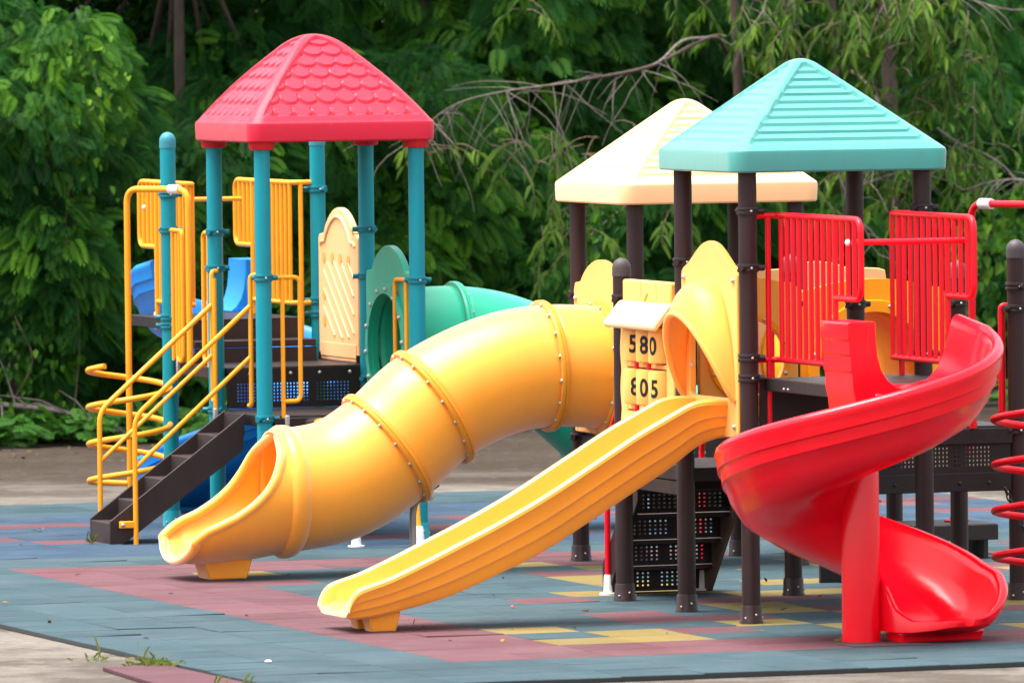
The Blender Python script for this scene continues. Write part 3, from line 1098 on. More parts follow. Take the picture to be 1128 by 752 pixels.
r = thing('ring_panel', 'yellow panel with a round hole seen through the hood of the straight slide', 'play panel', .42, L)
frq = lambda x, y, t: (.42 + x, L - .03 + t, y)
pn = part('panel', ring_panel(frq, arch_outline(.33, 1.21, 2.02, 2.09, .12), (0, 1.58), .24, 0, .05), M['yellow_panel'], r, .006)
rg = part('hole_rim', MB().loft([[frq(rr * math.cos(2 * PI * k / 48), 1.58 + rr * math.sin(2 * PI * k / 48), t) for k in range(48)] for rr, t in ((.239, -.02), (.275, -.02), (.28, -.001))], True, False), M['orange_panel'], r)
for k in range(8):
    an = 2 * PI * (k + .5) / 8
    bolt(rg, frq(.258 * math.cos(an), 1.58 + .258 * math.sin(an), -.02), (0, -1, 0), .0135)
for x_, z_ in ((-.28, 1.28), (-.28, 1.92), (.28, 1.28), (.28, 1.92)):
    bolt(pn, frq(x_, z_, -.001), (0, -1, 0), .0135)


# --- stairs down the back of the domed-post platform
def stair(root, mk, w, n, run, rise, mat_s, perfo=False, str_w=.024, step_t=.03, str_h=.15, drop=.10):
    """mk(x, y, z): x down-slope distance from the deck edge, y across"""
    Ltot = (n - 1) * run + .016
    for y in (-w / 2 - str_w, w / 2):
        pts = [(0.0, n * rise + .012), (Ltot, rise + .012), (Ltot, 0), (Ltot - .10, 0), (.02, n * rise - .26)]
        pts[0] = (0.0, n * rise + .01)
        part('stringer', MB().prism(pts, lambda x, z, t, y=y: mk(x, y + t, z), 0, str_w), mat_s if not isinstance(mat_s, tuple) else mat_s[0 if y < 0 else 1], root, .003)
    for k in range(n):
        z = (n - k) * rise - rise
        x0 = k * run
        if k < n:
            if perfo:
                zt, zb_ = z + rise - .012, z + .006
                pl = MB().perf(lambda x, y, t: mk(x0 + .01 + t, x, y), -w / 2 + .002, w / 2 - .002, zb_, zt, .010,
                               [(-w / 2 + .05, -.03, zb_ + .025, zt - .03, 7, 4), (.03, w / 2 - .05, zb_ + .025, zt - .03, 7, 4)], .42)
                part('riser', pl, M['deck'], root, smooth=False)
            else:
                part('riser', MB().prism([(x0 + .0, z), (x0 + .014, z), (x0 + .014, z + rise - .004), (x0, z + rise - .004)], lambda x, q, t: mk(x, t, q), -w / 2 + .001, w / 2 - .001), M['step'], root, .002)
        if k < n - 1 or True:
            zz = z
            if zz > .02:
                tr = part('tread', MB().prism([(x0 + .015, zz - .028), (x0 + run + .013, zz - .028), (x0 + run + .013, zz), (x0 + .015, zz)], lambda x, q, t: mk(x, t, q), -w / 2 + .001, w / 2 - .001), M['step'], root, .003)


r = thing('steps', 'dark perforated steps under the towers between two brown posts', 'steps', .5, 2.6)
stair(r, lambda x, y, z: (.47 - y, 2 * L + .03 + x, z), .66, 5, .172, .178, (M['tan_stringer'], M['deck']), True, str_w=.03)
for (a_, b_) in ((.10, 2.9), (.80, 3.03)):
    hr = part('handrail', MB().tube(fillet([(a_, b_, .0), (a_, b_, .95), (a_ - .0, 2 * L + .08, 1.55)], .08), .020, 10), M['red_pipe'], r)
    part('post_foot', MB().lathe((a_, b_, 0), [(.055, -.004), (.055, .012), (.03, .014), (.026, .12), (.021, .13)], 16), M['white'], hr)

# low step at the far side of the perforated platform
r = thing('steps', 'low dark step with a red pole standing on it, seen under the platform', 'steps', 3.5, 4.5)
part('tread', MB().box(3.08, 3.70, 5.10, 5.70, .16, .24), M['deck'], r, .006)
part('tread_edge', MB().box(3.10, 3.70, 5.084, 5.098, .13, .235), M['deck'], r, .004)
part('side_board', MB().box(3.60, 3.63, 5.10, 5.60, -.01, .158), M['deck'], r)
part('side_board', MB().box(3.14, 3.17, 5.10, 5.60, -.01, .158), M['deck'], r)
pl = part('pole', MB().tube([(3.52, 5.40, -.01), (3.52, 5.40, 1.1)], .032, 12), M['red_pipe'], r)
part('pole_flange', MB().lathe((3.52, 5.40, .241), [(.085, 0), (.085, .012), (.05, .016), (.04, .04), (.033, .045)], 20), M['red_collar'], pl)
pl2 = part('hook', MB().tube(fillet([(3.55, 5.40, .62), (3.60, 5.38, .70), (3.60, 5.38, .95)], .04), .02, 10), M['red_pipe'], pl)
r = thing('side_panel', 'dark slanted board behind the red slide column', 'panel', 2.2, 2.8)
part('board', MB().prism([(0, 0.0), (.72, 0), (.72, .36), (.40, .62), (0, .66)], lambda x, z, t: (1.72 + x * .45, 3.3 + t, z), 0, .035), M['deck'], r, .004)
part('board_foot', MB().box(1.75, 1.99, 3.29, 3.345, -.012, .0), M['deck'], r)
r = thing('support_post', 'short brown prop under the far platform, by the red slide', 'post', 2.1, 4.2)
part('prop', MB().lathe((TA + L + .25, 4.9, 0), [(.03, -.01), (.03, .86)], 16), M['brown_post'], r)
part('foot_plate', MB().box(TA + L + .19, TA + L + .31, 4.84, 4.96, -.005, .012), M['brown_post'], r, .003)

# ==================================================================  THE TURQUOISE PLAY SET
S0 = -.21
S1 = S0 + L
B0 = 9.25
rt = thing('play_tower', 'turquoise-posted play tower under the red shingled roof', 'play tower', S0 + L / 2, B0 + L / 2)
post(rt, S0, B0, 2.82, 'teal_post', [(1.88, -.2), (.88, -2.4)])
post(rt, S0, B0 + L, 2.82, 'teal_post', [(2.18, -2.4), (1.92, -.3), (.9, 2.6)])
post(rt, S1, B0, 2.82, 'teal_post', [(1.84, 0.0), .9])
post(rt, S1, B0 + L, 2.82, 'teal_post', [(2.18, 2.9), (1.84, 2.8), 1.1])
for (x, y) in ((S0, B0), (S0, B0 + L), (S1, B0), (S1, B0 + L)):
    part('collar', MB().lathe((x, y, 0), [(PR + .002, 2.785), (PR + .032, 2.79), (PR + .04, 2.84), (PR + .04, 2.86)], 24), M['red_collar'], rt)
part('roof', roof_mesh(S0 + L / 2, B0 + L / 2, .685, 2.84, .145, 3.60, 'shingle'), M['red_roof'], rt, angle=24)
deck_slab(rt, S0, S1, B0, B0 + L, .90, .085)
fbm = part('front_beam', MB().box(S0 + .06, S1 - .06, B0 - .045, B0 - .012, .74, .885), M['deck'], rt, .005)
for x in (.15, .42, .8):
    bolt(fbm, (S0 + x, B0 - .045, .85), (0, -1, 0), .011)

rp = thing('play_platform', 'turquoise domed-post platform joined behind the red roofed tower', 'platform', S0 + L / 2, B0 + 1.5 * L)
BB = B0 + 2 * L
post(rp, S0, BB, 2.82, 'teal_post', [(2.43, -.3), (2.17, -.3), (1.53, 2.5), (1.47, 2.5)], 'teal_cap')
post(rp, S1, BB, 2.82, 'teal_post', [(2.45, 2.8), (1.63, 2.8), (1.53, 2.8)], 'teal_cap')
deck_slab(rp, S0, S1, B0 + L, BB, 1.20, .085)
sk = part('skirt_panel', MB().perf(lambda x, y, t: (x, B0 + L - .03 + t, y), S0 + .07, S1 - .07, .905, 1.19, .014,
                                   [(S0 + .14, S0 + .69, .945, 1.09, 22, 6), (S0 + .74, S0 + 1.0, .945, 1.09, 10, 6)], .5), M['deck'], rp, smooth=False)
for x in (.24, .55, .77, 1.0):
    bolt(sk, (S0 + x, B0 + L - .031, 1.152), (0, -1, 0), .013)
part('upper_step', MB().box(S0 + .10, S1 - .12, BB - .30, BB - .02, 1.31, 1.36), M['step'], rp, .006)
part('upper_riser', MB().perf(lambda x, y, t: (x, BB - .022 + t, y), S0 + .08, S1 - .14, 1.36, 1.49, .012, [(S0 + .62, S0 + .78, 1.42, 1.46, 4, 2)], .4), M['step'], rp, smooth=False)
part('lower_riser', MB().box(S0 + .10, S1 - .12, BB - .305, BB - .29, 1.20, 1.305), M['step'], rp)
part('landing', MB().box(S0 + .08, S1 - .12, BB - .01, BB + 1.30, 1.43, 1.51), M['deck'], rp, .006)

# blue spiral slide: the same moulding as the red one, turned half round
r = thing('spiral_slide', 'blue spiral slide behind the turquoise posts', 'slide', S1 - .04, BB + 1.76)
spiral_slide(r, S1 - .04, BB + 1.76, PI, M['blue'])
fr1 = lambda x, y, z: (S1 - x, BB + y, z)
r = thing('guard_rail', 'yellow barred guard rail right of the blue slide, against turquoise post', 'guard rail', S1 - .15, BB + .5, 0, 'yellow guard rails beside the blue slide start')
guard_rail(r, fr1, .05, .20, M['yellow_pipe'])
part('cross_bar', MB().tube([fr1(.20, 1.25, 2.36), fr1(.95, 1.25, 2.36)], .017, 10), M['yellow_pipe'], r)
r = thing('guard_rail', 'yellow barred guard rail behind the tall domed turquoise post', 'guard rail', S0 + .1, BB + .5, 0, 'yellow guard rails beside the blue slide start')
guard_rail(r, fr1, L - .05, .95, M['yellow_pipe'])
bolt(r, fr1(.965, 1.22, 2.31), (-1, 0, 0), .02, 'white')

# grab rails of the turquoise set
Y = M['yellow_pipe']
r = thing('grab_rail', 'tall yellow loop handle clamped to the domed turquoise post', 'grab rail', S0, BB - .2)
loop_handle(r, [(S0, BB - .05, 2.17), (S0, BB - .34, 2.17), (S0, BB - .34, 1.22), (S0, BB - .20, 1.22), (S0, BB - .20, 2.15)], (S0, BB - .21, 1.18), bar=[(S0, BB - .10, 1.22), (S0, BB - .10, 2.16)])
part('bar', MB().tube([(S0, BB - .27, 1.22), (S0, BB - .27, 2.16)], .016, 10), Y, r)
r = thing('grab_rail', 'tall yellow loop handle left of the roofed turquoise post', 'grab rail', S0, B0 + L + .2)
loop_handle(r, [(S0, B0 + L + .05, 2.17), (S0, B0 + L + .29, 2.17), (S0, B0 + L + .29, 1.24), (S0, B0 + L + .12, 1.24)], None, bar=[(S0, B0 + L + .17, 1.2), (S0, B0 + L + .17, 2.16)])
r = thing('grab_rail', 'yellow loop handle to the right of the stair top, by nearest turquoise post', 'grab rail', S0 + .2, B0)
loop_handle(r, [(S0 + .05, B0, 1.88), (S0 + .27, B0, 1.88), (S0 + .27, B0, 1.0), (S0 + .13, B0, 1.0)], (S0 + .15, B0 - .052, .86), bar=[(S0 + .14, B0, .88), (S0 + .14, B0, 1.87)])
r = thing('grab_rail', 'yellow loop handle in front of the green tube opening', 'grab rail', S1, B0 + .2)
loop_handle(r, [(S1 - .03, B0 + .05, 1.84), (S1 - .06, B0 + .33, 1.84), (S1 - .06, B0 + .33, .98), (S1 - .06, B0 + .15, .98)], None, bar=[(S1 - .045, B0 + .12, .92), (S1 - .045, B0 + .12, 1.83)])

# coil climber
coil_climber('coil_climber', 'yellow corkscrew coil climber left of the brown staircase', (S0 - .3, BB, 0), (S0 - .31, BB + .02), (S0, BB - .50), 2.475, .33, 1.19, 3.2, 'yellow_pipe', 2.54, 1.20)

# staircase
r = thing('staircase', 'dark brown staircase with six treads and yellow handrails', 'staircase', -.7, 9.85)
SB = 9.62
stair(r, lambda x, y, z: (S0 - .03 - x, 9.87 + y, z), .46, 6, .200, .15, M['step'])
for (y, lab, sg) in ((9.565, 0, -1), (10.175, 1, 1)):
    ax = -1.08 if sg < 0 else -1.16
    off = 0.0 if sg < 0 else -.02
    zt0 = .90 if sg < 0 else .92
    zt1 = 1.68 if sg < 0 else 1.66
    hr = part('handrail', MB().tube(fillet([(ax, y, -.005 if sg < 0 else .12), (ax, y, zt0), (S0 - .06, B0 + .12 if sg < 0 else B0 + L - .10, zt1)], .09), .0185, 10), Y, r)
    part('lower_rail', MB().tube([(ax, y, zt0 - .36), (S0 - .06, B0 + .12 if sg < 0 else B0 + L - .10, zt1 - .36)], .016, 10), Y, hr)
    ye = B0 + .12 if sg < 0 else B0 + L - .10
    part('end_loop', MB().tube(fillet([(S0 - .01, B0 + .06 if sg < 0 else B0 + L - .06, 1.90), (S0 - .06, ye, 1.90), (S0 - .06, ye, .97), (S0 - .06, ye + (.06 if sg < 0 else -.06), .97)], .05), .0165, 10), Y, hr)
    if sg > 0:
        part('end_bar', MB().tube(fillet([(S0 - .06, ye - .06, .82), (S0 - .06, ye - .06, 1.85)], .03), .0165, 10), Y, hr)
        part('foot_bracket', MB().box(S0 - .08, S0 - .045, ye - .08, ye - .045, .80, .92), M['galv'], hr, .01)
    else:
        part('bracket', MB().box(ax - .12, ax, y - .012, y + .02, .115, .165), Y, hr, .006)
        bolt(hr, (ax - .10, y - .012, .14), (0, -1, 0), .014)

# cream panel and green tube
r = thing('play_board', 'cream arched play panel with slanting grooves and oval holes', 'play panel', S1, B0 + 1.5 * L)
pc = B0 + 1.5 * L
fc = lambda x, y, t: (S1 - .035 + t, pc - x, y)
ol = arch_outline(.47, 1.201, 2.10, 2.325, .12)
pn = part('panel', MB().prism(ol, fc, 0, .055), M['cream_panel'], r, .012)
inn = [(x * .86, 1.215 + (y - 1.215) * .955 - .015) for x, y in ol]
arc = [p for p in inn if p[1] > 2.0]
part('arch_moulding', MB().tube([fc(x, y, -.002) for x, y in arc], .012, 8), M['cream_light'], pn)
for k in range(9):
    zc = 1.30 + k * .135
    q = []
    for t in np.linspace(0, 1, 24):
        x, z = lerp(-.33, .37, t), lerp(zc + .29, zc - .29, t)
        if 1.37 < z < 1.93 - .06 * (x < -.3): q.append(fc(x, z, -.001))
    if len(q) > 2: part('groove_line', MB().tube(q, .009, 6), M['cream_panel'], pn)
for (x, z) in ((-.33, 1.955), (-.13, 1.955), (.06, 1.95), (.25, 1.94), (-.33, 1.69), (-.33, 1.49)):
    part('oval_hole', MB().loft([[fc(x + .036 * math.cos(2 * PI * k / 16), z + .042 * math.sin(2 * PI * k / 16), tt) for k in range(16)] for tt in (-.0035, -.001)], True, True), M['yellow_flange'], pn)
part('foot_strip', MB().prism([(-.42, 1.235), (.42, 1.235), (.42, 1.335), (-.42, 1.335)], fc, -.006, -.0005), M['cream_panel'], pn, .004)
for x in (-.46, .44):
    part('foot_hinge', MB().box(S1 - .05, S1 - .03, pc + x - .014, pc + x + .014, 1.205, 1.26), M['digit'], pn)

r = thing('tube_slide', 'green tube slide disappearing behind the yellow tube', 'slide', S1 + 1, B0 + L / 2)
gc = B0 + L / 2
fg = lambda s, lat, z: (S1 + .03 + s, gc - lat, z)
tube_slide(r, fg, (M['green'], M['green']))
fgp = lambda x, y, t: (S1 - .035 + t, gc - x, y)
pn = part('entry_panel', ring_panel(fgp, arch_outline(.50, .90, 1.86, 2.075), (0, 1.345), .385, 0, .055), M['green'], r, .006)
secs = [[fgp(rr * math.cos(2 * PI * k / 56), 1.345 + rr * math.sin(2 * PI * k / 56), t) for k in range(56)] for rr, t in ((.386, -.001), (.386, -.03), (.45, -.028), (.455, -.012), (.455, -.001))]
fl = part('flange', MB().loft(secs, True, False), M['green'], r)
for k in range(14):
    an = 2 * PI * (k + .25) / 14
    bolt(fl, fgp(.42 * math.cos(an), 1.345 + .42 * math.sin(an), -.03), (-1, 0, 0), .0175)
lg = part('support_leg', MB().tube([(S1 + 1.75, gc, -.01), (S1 + 1.66, gc, .55)], .024, 12), M['galv'], r)

# arched ladder in front of the tower, mostly hidden by the yellow tube
r = thing('arch_climber', 'curved yellow climbing ladder behind the yellow tube slide', 'climber', S0 + .65, B0 - .4)
for x in (.43, .90):
    rail = part('rail', MB().tube(spline([(S0 + x - .10 * (x < .6) , B0 - .05, .84), (S0 + x - .05 * (x < .6), B0 - .22, .86), (S0 + x, B0 - .42, .76), (S0 + x, B0 - .62, .48), (S0 + x, B0 - .74, .0)], 6), .021, 10), M['yellow_pipe'], r)
    part('rail_foot', MB().lathe((S0 + x, B0 - .74, 0), [(.06, -.004), (.06, .01), (.036, .012), (.027, .12), (.022, .13)], 16), M['white'], rail)
    part('end_socket', MB().tube([(S0 + x - .12 * (x < .6), B0 - .03, .84), (S0 + x - .06 * (x < .6), B0 - .12, .85)], .034, 12), M['step'], rail)
for (dy, z) in ((-.42, .76), (-.58, .55), (-.68, .28)):
    part('rung', MB().tube([(S0 + .43, B0 + dy, z), (S0 + .90, B0 + dy, z)], .016, 8), M['yellow_pipe'], r)

# ==================================================================  GROUND
def setting(name, mb, mats, base=(0, 0, 0), world=False, smooth=False):
    me = mesh_of(name, mb, mats, (0, 0, 0), smooth)
    o = bpy.data.objects.new(name, me)
    COL.objects.link(o)
    if not world:
        o.location = G(*base)
        o.rotation_euler = (0, 0, TH)
    o['kind'] = 'structure'
    return o


n = 60
mb = MB()
mb.add([(-220, -120, -.032), (220, -120, -.032), (220, 320, -.032), (-220, 320, -.032)], [(0, 1, 2, 3)])
setting('concrete_ground', mb, M['concrete'], world=True)

# rubber safety tiles, half a metre square, laid in a coloured pattern
I0, J0, TS = -4.17, -3.70, .5
pat = {}
TEAL, MAUVE, OCHRE, BLUE = 0, 1, 2, 3


def tile_colour(i, j):
    if i < 3 or j < 3: return TEAL
    if j in (3, 4): return MAUVE
    if i in (3, 4) and j <= 21: return MAUVE
    if j in (20, 21) and i <= 12: return MAUVE
    if j > 21:
        if j >= 34: return TEAL
        if j >= 32: return BLUE
        if j in (22, 23): return TEAL
        if j in (24, 25): return BLUE
        h = (i * 7 + j * 13 + (i * j) % 5) % 11
        return MAUVE if h in (1, 4, 6, 9) else BLUE
    return None


fixed = {(5, 7): OCHRE, (5, 6): TEAL, (5, 5): OCHRE, (6, 6): OCHRE, (8, 7): OCHRE, (9, 7): TEAL, (7, 8): MAUVE, (7, 12): MAUVE, (8, 13): OCHRE, (9, 17): MAUVE,
         (9, 19): OCHRE, (10, 18): OCHRE, (5, 19): OCHRE, (6, 19): TEAL, (7, 10): TEAL, (6, 9): TEAL, (8, 8): MAUVE, (9, 8): TEAL, (10, 8): OCHRE, (11, 8): TEAL, (10, 7): OCHRE}
rr = random.Random(5)
mb = MB()
mats_i, tints = [], []
gap = .0016
for i in range(21):
    for j in range(37):
        a0_, b0_ = I0 + i * TS, J0 + j * TS
        if a0_ > 3.6 and b0_ > 13.4 or a0_ > 5.3 and b0_ > 12.4: continue
        c = tile_colour(i, j)
        if c is None:
            c = fixed.get((i, j))
            if c is None:
                q = rr.random()
                p_o = .26 if i > 8 else .04
                c = OCHRE if q < p_o else MAUVE if q < p_o + (.20 if i > 8 else .07) else TEAL
        x0, x1, y0, y1 = a0_ + gap, a0_ + TS - gap, b0_ + gap, b0_ + TS - gap
        zb = -.029
        zc = [rr.gauss(0, .0012) for _ in range(4)]
        if rr.random() < .16:          # a corner or an edge has curled up
            k = rr.randrange(4); lift = rr.uniform(.003, .010)
            zc[k] += lift
            if rr.random() < .6: zc[(k + 1) % 4] += lift * rr.uniform(.4, 1)
        e = .004
        P = [(x0, y0), (x1, y0), (x1, y1), (x0, y1)]
        Q = [(x0 + e, y0 + e), (x1 - e, y0 + e), (x1 - e, y1 - e), (x0 + e, y1 - e)]
        vs = [(*p, zb) for p in P] + [(*p, zc[k] - e) for k, p in enumerate(P)] + [(*p, zc[k]) for k, p in enumerate(Q)]
        mb.add(vs, [(8, 9, 10, 11)] + [(4 + k, 4 + (k + 1) % 4, 8 + (k + 1) % 4, 8 + k) for k in range(4)] + [(k, (k + 1) % 4, 4 + (k + 1) % 4, 4 + k) for k in range(4)])
        mats_i += [c] * 5 + [4] * 4
        tints += [rr.random()] * 9
mat_o = setting('rubber_ground', mb, RUB)
me = mat_o.data
me.polygons.foreach_set('material_index', mats_i)
at = me.attributes.new('tint', 'FLOAT', 'FACE')
at.data.foreach_set('value', tints)

# the loose tile lying on the concrete
mb = MB()
x0, y0 = -4.72, -3.36
mb.box(0, 1.06, 0, .5, -.029, -.003)
o = single('rubber_tile', 'loose mauve rubber tile lying on the concrete along the mat edge', 'rubber tile', MB().prism([(-4.60, -1.52), (-4.22, -1.46), (-4.20, -3.4), (-4.72, -3.4)], lambda x, y, t: (x, y, t), -.031, -.006), [RUB[1]], (-4.1, -3.9, -.03), bevel=.004)

# ==================================================================  PLANTS
def np_mesh(name, V_, F_, mat, tint=None):
    """quads only"""
    me = bpy.data.meshes.new(name)
    nv, nf = len(V_), len(F_)
    me.vertices.add(nv); me.loops.add(nf * 4); me.polygons.add(nf)
    me.vertices.foreach_set('co', np.asarray(V_, np.float32).ravel())
    me.loops.foreach_set('vertex_index', np.asarray(F_, np.int32).ravel())
    me.polygons.foreach_set('loop_start', np.arange(0, nf * 4, 4, dtype=np.int32))
    me.update(calc_edges=True)
    me.materials.append(mat)
    if tint is not None:
        at = me.attributes.new('tint', 'FLOAT', 'FACE')
        at.data.foreach_set('value', np.asarray(tint, np.float32))
    return me


def unit(a):
    return a / np.maximum(np.linalg.norm(a, axis=-1, keepdims=True), 1e-9)


def fronds(P, D, Nn, Ln, pairs=9, width=.40, pin=.058, droop=.35, tint=None):
    """feathery compound leaves: P base, D direction, Nn normal, Ln length"""
    S = unit(np.cross(D, Nn)); Nn = np.cross(S, D)
    n = len(P)
    vs, ts = [], []
    down = np.array([0, 0, -1.0])
    for k in range(pairs + 1):
        t = .14 + .86 * k / pairs
        base = P + D * (Ln * t)[:, None] + down * (Ln * droop * t * t)[:, None]
        ax = unit(D + down * (2 * droop * t))
        sides = (1, -1) if k < pairs else (0,)
        for sg in sides:
            an = math.radians(lerp(66, 40, t)) * sg
            d = unit(ax * math.cos(an) + S * math.sin(an) + down * .22)
            ll = (Ln * width * (math.sin(PI * (.2 + .66 * t)) ** .7) * (1 if sg else .8))[:, None]
            w = unit(np.cross(d, Nn)) * (Ln * pin * .5)[:, None]
            tip = base + d * ll + down * ll * .12
            m1 = base + d * ll * .35
            m2 = base + d * ll * .72 + down * ll * .03
            # a long, blunt leaflet row
            vs.append(np.stack([base, m1 + w * .9, m2 + w, tip], 1))
            vs.append(np.stack([base, tip, m2 - w, m1 - w * .9], 1))
            ts += [tint, tint]
    Vv = np.concatenate([v.reshape(-1, 3) for v in vs])
    F = np.arange(len(Vv)).reshape(-1, 4)
    return Vv, F, np.concatenate(ts)


def blades(P, D, Nn, Ln, Wd, tint, droop=.25):
    """single pointed leaves, two quads each, folded a little along the midrib"""
    S = unit(np.cross(D, Nn)); Nn = np.cross(S, D)
    down = np.array([0, 0, -1.0])
    l, w = Ln[:, None], Wd[:, None]
    b = P
    q1 = P + D * l * .38 + Nn * l * .02
    q2 = P + D * l * .72 + down * l * droop * .35
    tip = P + D * l + down * l * droop
    up = Nn * w * .12
    v = np.concatenate([np.stack([b, q1 + S * w * .5 + up, q2 + S * w * .36 + up, tip], 1).reshape(-1, 3),
                        np.stack([b, tip, q2 - S * w * .36 + up, q1 - S * w * .5 + up], 1).reshape(-1, 3)])
    return v, np.arange(len(v)).reshape(-1, 4), np.concatenate([tint, tint])


def sphere_dirs(n, bias=(0, 0, 0)):
    d = RNG.normal(size=(n, 3)) + np.array(bias)
    return unit(d)


def wthing(name, label, cat, loc, group=None):
    o = bpy.data.objects.new(name, None)
    COL.objects.link(o)
    o.location = loc
    return tag(o, label, cat, group)


def wpart(name, me, parent, kind=None):
    o = bpy.data.objects.new(name, me)
    COL.objects.link(o)
    o.parent = parent
    o.location = -Vector(parent.location)
    if kind: o['kind'] = kind
    return o


def trunk_mesh(paths, mat):
    mb = MB()
    for pts, r0, r1, n in paths:
        P = spline(pts, 5)
        m = len(P)
        mb.tube(P, [lerp(r0, r1, i / (m - 1)) for i in range(m)], n)
    return mesh_of('wood', mb, mat, (0, 0, 0), True, 60)


def wood_to(loc, blobs, r0, rng, fork=None, lean=(0, 0)):
    """a trunk with limbs that reach the leaf clumps"""
    x, y, z = loc
    top = max(b[2] for b in blobs)
    h = fork or (z + (top - z) * .35)
    tp = (x + lean[0], y + lean[1], h)
    paths = [([(x, y, z - .1), (x + lean[0] * .3 + rng.uniform(-.06, .06), y, lerp(z, h, .5)), tp], r0, r0 * .7, 10)]
    for b in blobs:
        c = (b[0], b[1], b[2])
        mid = tuple(lerp(tp[k], c[k], .5) + rng.uniform(-.15, .15) + (.12 if k == 2 else 0) for k in range(3))
        paths.append(([tp, mid, c], r0 * .42, .012, 6))
    return paths


FEATHER, BROADL, DROOPL = [], [], []
trng = random.Random(3)


def feathery_tree(name, label, x, y, blobs, per, Ln=.25, group=None, r0=.06, fork=None, mat='feather', tb=0.0):
    t = wthing(name, label, 'tree', (x, y, 0), group)
    wpart('trunk', trunk_mesh(wood_to((x, y, 0), blobs, r0, trng, fork), M['bark']), t)
    Ps, Ds, Ns, Ls, Ts = [], [], [], [], []
    for (bx, by, bz, br) in blobs:
        n = int(per * (br / .6) ** 2)
        d = sphere_dirs(n, (0, -.35, .25))
        rad = br * RNG.uniform(.55, 1.05, n) ** .6
        p = np.array([bx, by, bz]) + d * rad[:, None] * np.array([1.1, 1.0, .85])
        out = d * np.array([1, 1, .35]) + RNG.normal(size=(n, 3)) * .38
        out[:, 2] -= .42
        Ds.append(unit(out))
        nn = RNG.normal(size=(n, 3)) * .40 + np.array([0, -.95, .75])
        Ns.append(unit(nn))
        Ps.append(p)
        Ls.append(Ln * RNG.uniform(.65, 1.15, n))
        ct = RNG.uniform(-.14, .18)
        Ts.append(np.clip(.45 + tb + ct + RNG.normal(size=n) * .13 + .30 * (RNG.random(n) < .07), 0, 1))
    v, f, ti = fronds(np.concatenate(Ps), np.concatenate(Ds), np.concatenate(Ns), np.concatenate(Ls), 9, tint=np.concatenate(Ts))
    wpart('crown', np_mesh('crown', v, f, M[mat], ti), t)
    return t


def blob_cloud(x, y, z0, z1, w, dpt, n, r=(.45, .8), rng=trng):
    return [(x + rng.uniform(-w, w), y + rng.uniform(-dpt, dpt), rng.uniform(z0, z1), rng.uniform(*r)) for _ in range(n)]


def broad_tree(name, label, x, y, blobs, per, size=.11, r0=.09, fork=None, group=None, tb=0.0, bmat='bark'):
    t = wthing(name, label, 'tree', (x, y, 0), group)
    wpart('trunk', trunk_mesh(wood_to((x, y, 0), blobs, r0, trng, fork), M[bmat]), t)
    Ps, Ds, Ns, Ts = [], [], [], []
    for (bx, by, bz, br) in blobs:
        n = int(per * (br / .8) ** 2)
        d = sphere_dirs(n, (0, -.3, .2))
        p = np.array([bx, by, bz]) + d * (br * RNG.uniform(.4, 1.05, n) ** .6)[:, None]
        dd = d + RNG.normal(size=(n, 3)) * .6
        dd[:, 2] -= .5
        Ds.append(unit(dd)); Ns.append(unit(RNG.normal(size=(n, 3)) * .6 + np.array([0, -.3, 1])))
        Ps.append(p)
        Ts.append(np.clip(.42 + tb + RNG.uniform(-.15, .15) + RNG.normal(size=n) * .15, 0, 1))
    P = np.concatenate(Ps); n = len(P)
    Ln = size * RNG.uniform(.7, 1.3, n)
    v, f, ti = blades(P, np.concatenate(Ds), np.concatenate(Ns), Ln, Ln * .55, np.concatenate(Ts))
    wpart('crown', np_mesh('crown', v, f, M['broad'], ti), t)
    return t


def droop_tree(name, label, x, y, sprays, limbs, r0=.11, group=None):
    """hanging twigs set with narrow leaves. sprays: (x, y, z, spread, count, length)"""
    t = wthing(name, label, 'tree', (x, y, 0), group)
    wpart('trunk', trunk_mesh([([(x, y, -.1), (x + .1, y - .05, 2.5), (x + .0, y - .1, 5.2)], r0, r0 * .5, 10)] + limbs, M['bark']), t)
    tw = MB()
    P, D, Nn, Ln, Ti = [], [], [], [], []
    for (sx, sy, sz, sp, cnt, hl) in sprays:
        for _ in range(max(3, int(cnt * .50))):
            p = Vector((sx + trng.gauss(0, sp), sy + trng.gauss(0, sp * .8), sz + trng.gauss(0, sp * .55)))
            d = Vector((trng.gauss(0, .7), trng.gauss(-.15, .6), trng.uniform(-.2, .5))).normalized()
            ln = hl * trng.uniform(.35, .85)
            pts = [p.copy()]
            stp = .05
            tone = trng.gauss(.52, .15)
            for k in range(int(ln / stp)):
                d = (d + Vector((trng.gauss(0, .06), trng.gauss(0, .06), -.17))).normalized()
                p = p + d * stp
                pts.append(p.copy())
                if k > 2:
                    for sg in (1, -1):
                        if trng.random() < .22: continue
                        sd = d.cross(Vector((0, 0, 1)))
                        if sd.length < .2: sd = Vector((trng.gauss(0, 1), trng.gauss(0, 1), 0))
                        sd.normalize()
                        ld = (d * .75 + sd * sg * .8 + Vector((trng.gauss(0, .25), trng.gauss(0, .25), -.45 + trng.gauss(0, .2)))).normalized()
                        P.append(tuple(p)); D.append(tuple(ld)); Nn.append((trng.gauss(0, .5), -.5 + trng.gauss(0, .4), 1))
                        Ln.append(trng.uniform(.10, .17)); Ti.append(min(1, max(0, tone + trng.gauss(0, .13))))
            tw.tube(pts[::2] + [pts[-1]], .0042, 4, False, False)
    wpart('twigs', mesh_of('twigs', tw, M['twig_brown'], (0, 0, 0), True), t)
    Ln = np.array(Ln)
    v, f, ti = blades(np.array(P), np.array(D), unit(np.array(Nn)), Ln, Ln * .29, np.array(Ti), .3)
    wpart('foliage', np_mesh('foliage', v, f, M['droop'], ti), t)
    return t


# edge of the wood: y of the front of the planting at a given x
def edge(x):
    return interp(x, [-9, -4.5, 0, 4.5, 9], [22.6, 23.2, 25.6, 29.0, 31.0])


